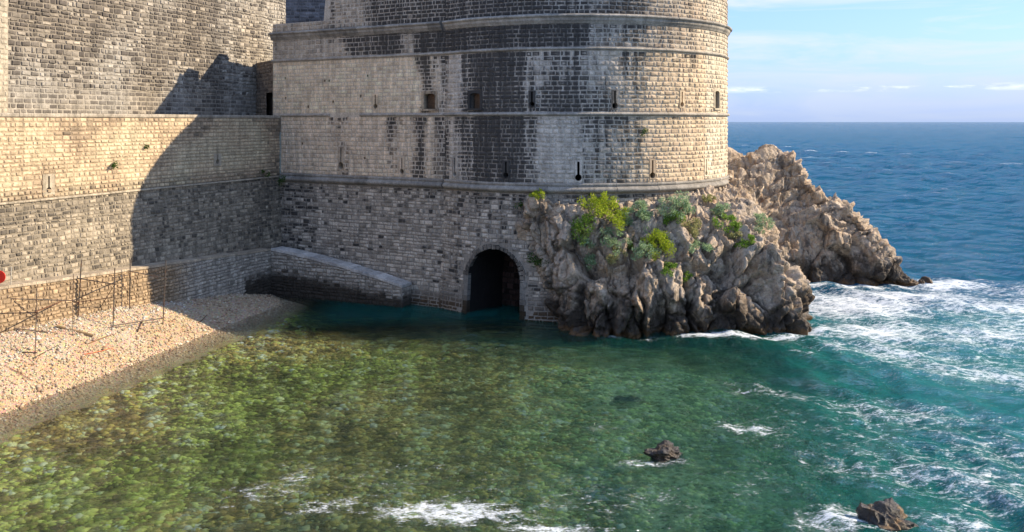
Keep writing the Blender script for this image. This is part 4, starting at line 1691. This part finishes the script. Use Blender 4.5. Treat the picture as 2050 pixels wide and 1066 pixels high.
def scatter(name, pts, sizes, cols, flat, mat, smooth=False, bv=None, bf=None):
    bv = ICO_V if bv is None else bv
    bf = ICO_F if bf is None else bf
    n, m = len(pts), len(bv)
    jit = 1 + nrs.uniform(-0.36, 0.36, (n, m, 1))
    th = nrs.uniform(0, 6.28, n)
    base = bv[None] * jit
    asp = nrs.uniform(0.65, 1.0, n)
    x = base[..., 0] * sizes[:, None]
    y = base[..., 1] * (sizes * asp)[:, None]
    z = base[..., 2] * (sizes * flat)[:, None]
    c, s = np.cos(th)[:, None], np.sin(th)[:, None]
    V = np.stack([x * c - y * s + pts[:, 0:1], x * s + y * c + pts[:, 1:2], z + pts[:, 2:3]], -1).reshape(-1, 3)
    Fc = (bf[None] + (np.arange(n) * m)[:, None, None]).reshape(-1, 3)
    me = np_mesh(name, V, Fc, mat, smooth, np.repeat(cols, m, 0))
    return me


def in_view(x, y, z, mar=60):
    px = CX + F * x / y
    py = HY + F * (EYE - z) / y
    return (px > -mar) & (px < 2050 + mar) & (py > -mar) & (py < 1066 + mar)


N = 52000
bx = nrs.uniform(-31, -13, N)
by = nrs.uniform(28, 69, N)
bz = ground_np(bx, by)
ok = (bz > -0.4) & (bz < 3.4) & in_view(bx, by, bz, 420)
bx, by, bz = bx[ok], by[ok], bz[ok]
bs = nrs.gamma(3.0, 0.013, len(bx)) + 0.02
pal = np.array([(.58, .45, .30), (.60, .49, .35), (.52, .40, .26), (.45, .32, .20), (.62, .55, .43), (.30, .20, .13), (.50, .41, .29)])
bc = pal[nrs.randint(0, len(pal), len(bx))] * nrs.uniform(0.62, 1.08, (len(bx), 1))
up_ = np.clip((bz - 1.1 + 0.8 * np.array([noise.noise(Vector((x * 0.5, y * 0.5, 1.0))) for x, y in zip(bx, by)])) / 0.6 + 0.5, 0, 1)[:, None]
bc = bc * (up_ * np.array([[1.0, 1.06, 1.18]]) + (1 - up_) * np.array([[0.98, 0.94, 0.88]]))
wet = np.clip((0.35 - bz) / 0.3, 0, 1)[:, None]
bc = bc * (1 + 0.10 * wet)  # pebbles at and under the waterline lightened against light lost in the water
zz = np.array([shore_at(x, y) for x, y in zip(bx, by)])
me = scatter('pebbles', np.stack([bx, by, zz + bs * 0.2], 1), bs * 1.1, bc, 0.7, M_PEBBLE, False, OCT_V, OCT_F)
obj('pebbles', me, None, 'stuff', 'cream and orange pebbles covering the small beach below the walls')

N = 125000
sx_ = nrs.uniform(-26, 18, N)
sy_ = nrs.uniform(24, 64, N)
sz_ = ground_np(sx_, sy_)
ok = (sz_ < -0.50) & in_view(sx_, sy_, sz_, 160)
thin = nrs.uniform(0, 1, N)
pxs = CX + F * sx_ / sy_
zone = 1 / (1 + np.exp(-(pxs - 1130) / 70.0))
sandy = np.array([noise.noise(Vector((x * 0.2, y * 0.2, 8.0))) + 0.5 * noise.noise(Vector((x * 0.7, y * 0.7, 3.0))) for x, y in zip(sx_, sy_)])
ok &= thin < np.where(zone > 0.5, np.where(sandy > -0.05, 0.9, 0.25), np.where(sandy > -0.12, 0.95, 0.6))
sx_, sy_, sz_, zone, sandy = sx_[ok], sy_[ok], sz_[ok], zone[ok], sandy[ok]
n_ = len(sx_)
ss = np.where(nrs.uniform(0, 1, n_) < 0.72, nrs.gamma(2.0, 0.030, n_) + 0.035, np.minimum(nrs.gamma(2.4, 0.05, n_) + 0.08, 0.28))
pal = np.array([(.016, .014, .008), (.05, .042, .016), (.11, .085, .03), (.17, .17, .04), (.25, .27, .06), (.37, .38, .10), (.54, .52, .24)])
palB = np.array([(.016, .013, .008), (.06, .040, .018), (.14, .090, .035), (.24, .16, .055), (.34, .25, .07), (.46, .37, .14), (.60, .52, .28)])
palC = np.array([(.018, .020, .012), (.04, .05, .025), (.09, .11, .045), (.18, .22, .09), (.28, .34, .14), (.40, .46, .24), (.52, .56, .38)])
patch = np.array([noise.fractal(Vector((x * 1.1, y * 1.1, 5.0)), 0.8, 2.1, 3) for x, y in zip(sx_, sy_)])
brn = np.clip(0.5 + 2.2 * np.array([noise.noise(Vector((x * 0.11, y * 0.11, 2.0))) for x, y in zip(sx_, sy_)]) + (sx_ + 13) * 0.05, 0, 1)
ix = np.clip((3.45 + 4.2 * patch + nrs.normal(0, 1.15, n_)).astype(int), 0, 6)
sc_ = np.where((nrs.uniform(0, 1, n_) < zone)[:, None], palC[ix], np.where((nrs.uniform(0, 1, n_) < brn)[:, None], palB[ix], pal[ix]))
big = np.array([noise.noise(Vector((x * 0.22, y * 0.3, 12.0))) for x, y in zip(sx_, sy_)])
sc_ = np.clip(sc_ * (2.35 + 2.0 * big)[:, None], 0, 0.88)
zz = np.array([shore_at(x, y) for x, y in zip(sx_, sy_)])
ss = np.minimum(ss, np.clip((-0.14 - zz) * 1.2, 0.04, 1.0))
me = scatter('seabed_stones', np.stack([sx_, sy_, zz + ss * 0.12], 1), ss * 1.0, sc_, 0.36, M_PEBBLE, False, OCT_V, OCT_F)
obj('seabed_stones', me, None, 'stuff', 'weedy yellow green and brown stones seen through the clear shallow water')


# ------------------------------------------------------------------ shrubs
rb = random.Random(77)
PAL = {
    'lime': [(.33, .40, .035), (.26, .34, .03), (.40, .43, .06), (.17, .25, .025)],
    'sage': [(.30, .40, .22), (.22, .32, .16), (.40, .48, .30), (.12, .20, .07)],
    'green': [(.16, .27, .04), (.22, .32, .06), (.10, .18, .03), (.28, .35, .09)],
    'dark': [(.045, .10, .02), (.06, .13, .025), (.03, .07, .015), (.09, .16, .03)],
    'straw': [(.38, .35, .16), (.30, .30, .12), (.24, .27, .09), (.42, .38, .22)],
}


def shrub(name, label, cat, c, nrm, w, h, pal, leaves, group, leaf=0.085, clumps=14):
    """stems fanning from the root, leaf clumps at their ends"""
    root = Vector(c)
    nrm = Vector(nrm).normalized()
    up = (nrm * 0.55 + Vector((0, 0, 0.75))).normalized()
    t = thing(name, label, cat, root, group)
    sa = up.cross(Vector((0.3, 1, 0.1))).normalized()
    sb = up.cross(sa)
    ends = []
    st = MB()
    for k in range(clumps):
        a = rb.uniform(0, 6.283)
        rr = math.sqrt(rb.random())
        q = root + (sa * math.cos(a) + sb * math.sin(a)) * (rr * w * rb.uniform(0.40, 0.66)) + up * (h * rb.uniform(0.25, 0.85) * (1 - 0.55 * rr * rr))
        ends.append(q)
        if k % 2 == 0:
            mid = root.lerp(q, 0.5) + Vector((rb.uniform(-.04, .04), rb.uniform(-.04, .04), 0.03))
            st.tube([root - up * 0.12, mid, q], 0.014, (0.10, 0.075, 0.05), 4, 0.006)
    st.build('stem', M_WOOD, t)
    P = PAL[pal]
    V, Fc, Cc = [], [], []
    for k in range(leaves):
        e = rb.choice(ends)
        cr = 0.10 + 0.13 * min(w, h)
        d = Vector((rb.gauss(0, 1), rb.gauss(0, 1), rb.gauss(0, 1))).normalized()
        p = e + d * cr * (rb.random() ** 0.4)
        L = leaf * rb.uniform(0.6, 1.4)
        ax = (d + Vector((rb.uniform(-.7, .7), rb.uniform(-.7, .7), rb.uniform(-.2, .9)))).normalized()
        sd = ax.cross(Vector((rb.uniform(-1, 1), rb.uniform(-1, 1), rb.uniform(-1, 1)))).normalized() * L * 0.36
        b = len(V)
        V += [tuple(p - ax * L * .5), tuple(p + sd), tuple(p + ax * L * .5), tuple(p - sd)]
        Fc.append((b, b + 1, b + 2, b + 3))
        col = P[min(3, int(abs(rb.gauss(0, 1.3))))]
        g = rb.uniform(0.8, 1.2)
        Cc += [tuple(q * g for q in col)] * 4
    obj('foliage', new_mesh('foliage', V, Fc, Cc, False, M_LEAF), t)
    return t


def rock_hit(px, py):
    d = Vector(((px - CX) / F, 1.0, -(py - HY) / F)).normalized()
    h = rk_bvh.ray_cast(Vector((0, 0, EYE)), d)
    if h[0] is None:
        return None
    n = h[1]
    if n.dot(d) > 0:
        n = -n
    return h[0], n


SHRUBS = [  # px, py of the root, width m, height m, palette, leaves, label
    (1203, 437, 2.5, 1.5, 'lime', 1700, 'largest bright yellow green bush at the top of the outcrop under the moulding'),
    (1162, 472, 1.5, 1.5, 'green', 800, 'green bush hanging just left below the largest yellow green bush'),
    (1172, 492, 0.8, 0.9, 'sage', 350, 'small sage tuft trailing beneath the green bush on the left'),
    (1277, 432, 1.6, 0.9, 'sage', 750, 'pale sage bush between the largest yellow green bush and the wide grey one'),
    (1258, 452, 0.7, 0.7, 'sage', 260, 'little pale tuft on the shaded slope under the pale sage bush'),
    (1352, 425, 1.9, 1.3, 'sage', 1000, 'wide grey green bush high on the slope right under the moulding'),
    (1352, 447, 1.3, 0.8, 'green', 560, 'dark green bush directly under the wide grey green one'),
    (1385, 470, 1.3, 1.1, 'straw', 560, 'straw coloured dry bush at mid slope beside a bare rib of rock'),
    (1322, 510, 1.9, 1.5, 'lime', 1150, 'bright yellow green bush at the lower middle of the rock slope'),
    (1292, 516, 1.3, 1.0, 'sage', 520, 'grey green bush touching the left side of the lower yellow green bush'),
    (1305, 474, 1.0, 0.8, 'sage', 380, 'loose sage plant in the dark hollow above the lower yellow green bush'),
    (1225, 492, 1.7, 1.0, 'sage', 620, 'sage bush on tan knobbly rock below the largest bush'),
    (1237, 521, 1.1, 0.8, 'straw', 360, 'straw tuft above the steep cliff, below the sage bush'),
    (1400, 503, 1.7, 0.8, 'sage', 560, 'trailing grey green plant along a ledge right of the lower yellow bush'),
    (1443, 428, 1.1, 0.9, 'sage', 480, 'grey green bush at the top of the two stacked on the right slope'),
    (1452, 458, 1.5, 0.9, 'green', 620, 'fresh green bush just beneath the right slope grey one'),
    (1520, 453, 1.3, 0.9, 'sage', 620, 'blue grey bush farthest right on the rock slope'),
    (1500, 493, 1.2, 0.6, 'green', 420, 'low green plant under the farthest right blue grey bush'),
    (1078, 396, 0.8, 0.5, 'lime', 220, 'small yellow plant on the left tip of the outcrop by the wall'),
    (1375, 560, 0.6, 0.5, 'green', 120, 'tiny green tuft low on the cliff face'),
    (1183, 530, 0.9, 0.7, 'sage', 260, 'small sage tuft in a cleft of the cliff, lowest plant on the left side'),
    (1262, 496, 1.0, 0.8, 'green', 380, 'small fresh green bush between the sage bush and the grey green one at mid slope'),
    (1345, 548, 1.1, 0.6, 'green', 340, 'low green fringe hanging over the cliff beneath the lower yellow green bush'),
    (1470, 478, 0.8, 0.6, 'straw', 220, 'thin straw tuft between the two right hand green plants'),
    (1420, 405, 0.9, 0.4, 'straw', 240, 'dry straw tuft against the moulding on the right'),
]
for (px, py, w, h, pal, nl, label) in SHRUBS:
    hit = rock_hit(px, py)
    if hit:
        shrub('bush', label, 'bush', hit[0], hit[1], w * 1.15, h * 1.2, pal, int(nl * 1.9), 'shrubs on the rock outcrop', 0.105, max(9, int(nl / 30)))
# plants rooted in wall joints
for (face, px, py, w, h, pal, nl, label) in (
        (drum, 1082, 532, 1.3, 1.3, 'dark', 700, 'dark green bush growing from the wall between archway and rock'),
        (drum, 1160, 392, 1.3, 0.6, 'dark', 360, 'dark green plant hanging under the lower moulding above the rock'),
        (drum, 1042, 414, 0.6, 0.6, 'dark', 150, 'faint green weed on the wall left of the outcrop tip'),
        (drum, 1287, 269, 0.5, 0.5, 'dark', 160, 'dark tuft growing from a hole high in the drum wall'),
        (terrace, 222, 338, 0.45, 0.7, 'dark', 180, 'small green plant on the sunlit terrace wall'),
        (terrace, 288, 297, 0.4, 0.35, 'dark', 70, 'tiny weed beside the shadow edge on the terrace wall'),
        (terrace, 529, 349, 0.8, 0.5, 'dark', 160, 'dark plant on the shaded terrace wall near the corner'),
        (flank, 572, 366, 1.1, 0.8, 'dark', 260, 'dark green growth in the corner where terrace wall meets tower')):
    t, z = face.locate(px, py)
    shrub('wall_plant', label, 'plant', face.P(t, z, 0.05), face.normal(t), w, h, pal, nl, 'plants rooted in the walls', 0.09, max(5, int(nl / 45)))

# ------------------------------------------------------------------ scaffold frames and clutter on the beach
rs_ = random.Random(9)
POLE, RUST, PALE = (0.075, 0.068, 0.06), (0.16, 0.065, 0.035), (0.46, 0.44, 0.36)


def post(parent, px, pyb, pxt, pyt, col, r=0.034, name='post', top_col=None, split=None):
    b = on_shore(px, pyb)
    d = b.y
    tp = at(pxt, pyt, d)
    m = MB()
    if top_col:
        f = split
        mid = b.lerp(tp, f)
        m.tube([b - Vector((0, 0, .15)), mid], r, col, 6)
        m.build(name, M_METAL, parent)
        m = MB()
        m.tube([mid + Vector((0, 0, .002)), tp], r * 0.92, top_col, 6)
        m.build(name, M_PAINT, parent)
    else:
        m.tube([b - Vector((0, 0, .15)), tp], r, col, 6)
        m.build(name, M_METAL, parent)
    return b, tp


def on_post(bt, py):
    b, tp = bt
    z = EYE - (py - HY) / F * b.y
    f = (z - b.z) / (tp.z - b.z)
    return b.lerp(tp, f)


def rail(parent, a, b, col=POLE, r=0.030, ext=0.12, name='rail'):
    d = (b - a).normalized() * ext
    off = Vector((0, -0.045, 0))
    m = MB()
    m.tube([a - d + off, b + d + off], r, col, 6)
    m.build(name, M_METAL, parent)
    for q in (a, b):
        c = MB()
        c.tube([q + Vector((0, 0, -.045)), q + Vector((0, 0, .045))], 0.042, (0.06, 0.05, 0.045), 6)
        c.build('coupler', M_METAL, parent)


sb = thing('scaffold_frame', 'bare rusty scaffold frame standing farther right on the beach with four tall posts', 'scaffold', on_shore(240, 650), 'scaffold frames on the beach')
p5 = post(sb, 156, 634, 163, 522, POLE)
p7 = post(sb, 259, 620, 261, 520, POLE)
p6 = post(sb, 226, 660, 230, 536, POLE)
p8 = post(sb, 326, 650, 332, 522, POLE)
rail(sb, on_post(p5, 558), on_post(p6, 569))
rail(sb, on_post(p7, 543), on_post(p8, 557))
rail(sb, on_post(p6, 556), on_post(p7, 550))
rail(sb, on_post(p6, 652), on_post(p8, 637))
rail(sb, on_post(p6, 572), on_shore(200, 622) + Vector((0, 0, .1)), POLE, 0.02, 0.05, 'brace')
p9 = post(sb, 238, 612, 233, 556, POLE)

sa = thing('scaffold_frame', 'scaffold frame nearest the left edge with long ground rails and a pale topped post', 'scaffold', on_shore(72, 700), 'scaffold frames on the beach')
q1 = post(sa, 18, 662, 23, 534, POLE, 0.026, 'post', PALE, 0.58)
q4 = post(sa, 145, 671, 147, 548, (0.20, 0.18, 0.15), 0.02)
q2 = post(sa, 70, 718, 74, 574, (0.15, 0.13, 0.10), 0.024)
q3 = post(sa, 132, 628, 132, 568, POLE)
rail(sa, on_post(q1, 598), on_post(q4, 602))
rail(sa, on_post(q2, 626), at(-30, 628, q2[0].y), POLE)
rail(sa, on_post(q1, 656), on_post(q4, 671))
rail(sa, on_post(q2, 716), on_post(q4, 677))
rail(sa, on_post(q2, 706), at(-40, 702, q2[0].y), POLE)
rail(sa, on_post(q2, 624), on_post(q3, 600), RUST)
rail(sa, on_post(q3, 575), on_shore(96, 626) + Vector((0, 0, .2)), POLE, 0.02, 0.05, 'brace')
pp = on_shore(97, 624) + Vector((0, 0, .3))
pq = on_post(p6, 596)
m = MB()
m.tube([pp, pq + Vector((-.1, 0, 0))], 0.024, (0.14, 0.05, 0.03), 6)
lp = m.build('loose_pipe', M_METAL)
tag(lp, 'long reddish pipe leaning between the two scaffold frames', 'pipe')


def plank(label, a, b, wd, th, col, name='plank', cat='plank'):
    a, b = Vector(a), Vector(b)
    d = (b - a).normalized()
    s = d.cross(Vector((0, 0, 1))).normalized() * wd / 2
    m = MB()
    u = Vector((0, 0, th))
    m.box8([a - s, b - s * .9, b + s, a + s * .95, a - s + u, b - s * .9 + u * 1.1, b + s + u, a + s * .95 + u], col)
    o = m.build(name, M_WOOD)
    tag(o, label, cat)
    return o


UP = Vector((0, 0, 0.07))
plank('weathered brown plank lying across the pebbles in front of the scaffold', on_shore(114, 657) + UP, on_shore(187, 676) + UP, 0.26, 0.08, (0.20, 0.135, 0.075))


def stick(name, label, cat, pts, r, col):
    m = MB()
    m.tube(pts, r, col, 6, r * 0.6)
    o = m.build(name, M_WOOD)
    tag(o, label, cat)


U2 = Vector((0, 0, 0.06))
stick('driftwood', 'short dark piece of driftwood standing out of the pebbles below the right frame', 'driftwood', [on_shore(275, 666) + U2, on_shore(280, 656) + U2, on_shore(286, 646) + U2 * 2], 0.055, (0.09, 0.06, 0.04))
stick('driftwood', 'long thin reddish stick on the pebbles by the end of the plank', 'driftwood', [on_shore(178, 690) + U2, on_shore(205, 680) + U2 * 1.5, on_shore(232, 670) + U2], 0.03, (0.22, 0.11, 0.06))
stick('driftwood', 'dark twig lying near the top corner of the beach', 'driftwood', [on_shore(398, 648) + U2, on_shore(408, 640) + U2, on_shore(414, 634) + U2 * 1.5], 0.035, (0.11, 0.06, 0.04))
stick('driftwood', 'thin bent stick at the lower left of the pebble beach', 'driftwood', [on_shore(20, 740) + U2, on_shore(40, 750) + U2, on_shore(66, 765) + U2], 0.022, (0.20, 0.10, 0.06))
stick('cable', 'orange red plastic cable scrap lying in the middle of the pebbles', 'cable', [on_shore(168, 712) + U2, on_shore(190, 708) + U2, on_shore(206, 706) + U2 * 1.6, on_shore(222, 700) + U2 * 1.4, on_shore(230, 704) + U2], 0.022, (0.55, 0.13, 0.05))
# red round sign on a short post at the very edge of the frame
sgn = thing('red_sign', 'bright red rounded board cut off by the left edge above the beach wall', 'sign', (0, 0, 0))
dpt = 46.6
c = at(-2, 555, dpt)
sgn.location = (c.x, c.y, 4.4)
m = MB()
disc = [(c.x + 0.34 * math.cos(2 * math.pi * k / 20), c.y - 0.02, c.z + 0.34 * math.sin(2 * math.pi * k / 20)) for k in range(20)]
disc2 = [(x, y + 0.04, z) for x, y, z in disc]
m.add(disc + disc2, [tuple(range(20)), tuple(range(39, 19, -1))] + [(i, 20 + i, 20 + (i + 1) % 20, (i + 1) % 20) for i in range(20)], (0.72, 0.03, 0.015))
m.build('board', M_PAINT, sgn)
m = MB()
m.tube([(c.x, c.y + 0.06, 4.3), (c.x, c.y + 0.06, c.z + 0.2)], 0.03, (0.4, 0.4, 0.4), 6)
m.build('post', M_METAL, sgn)
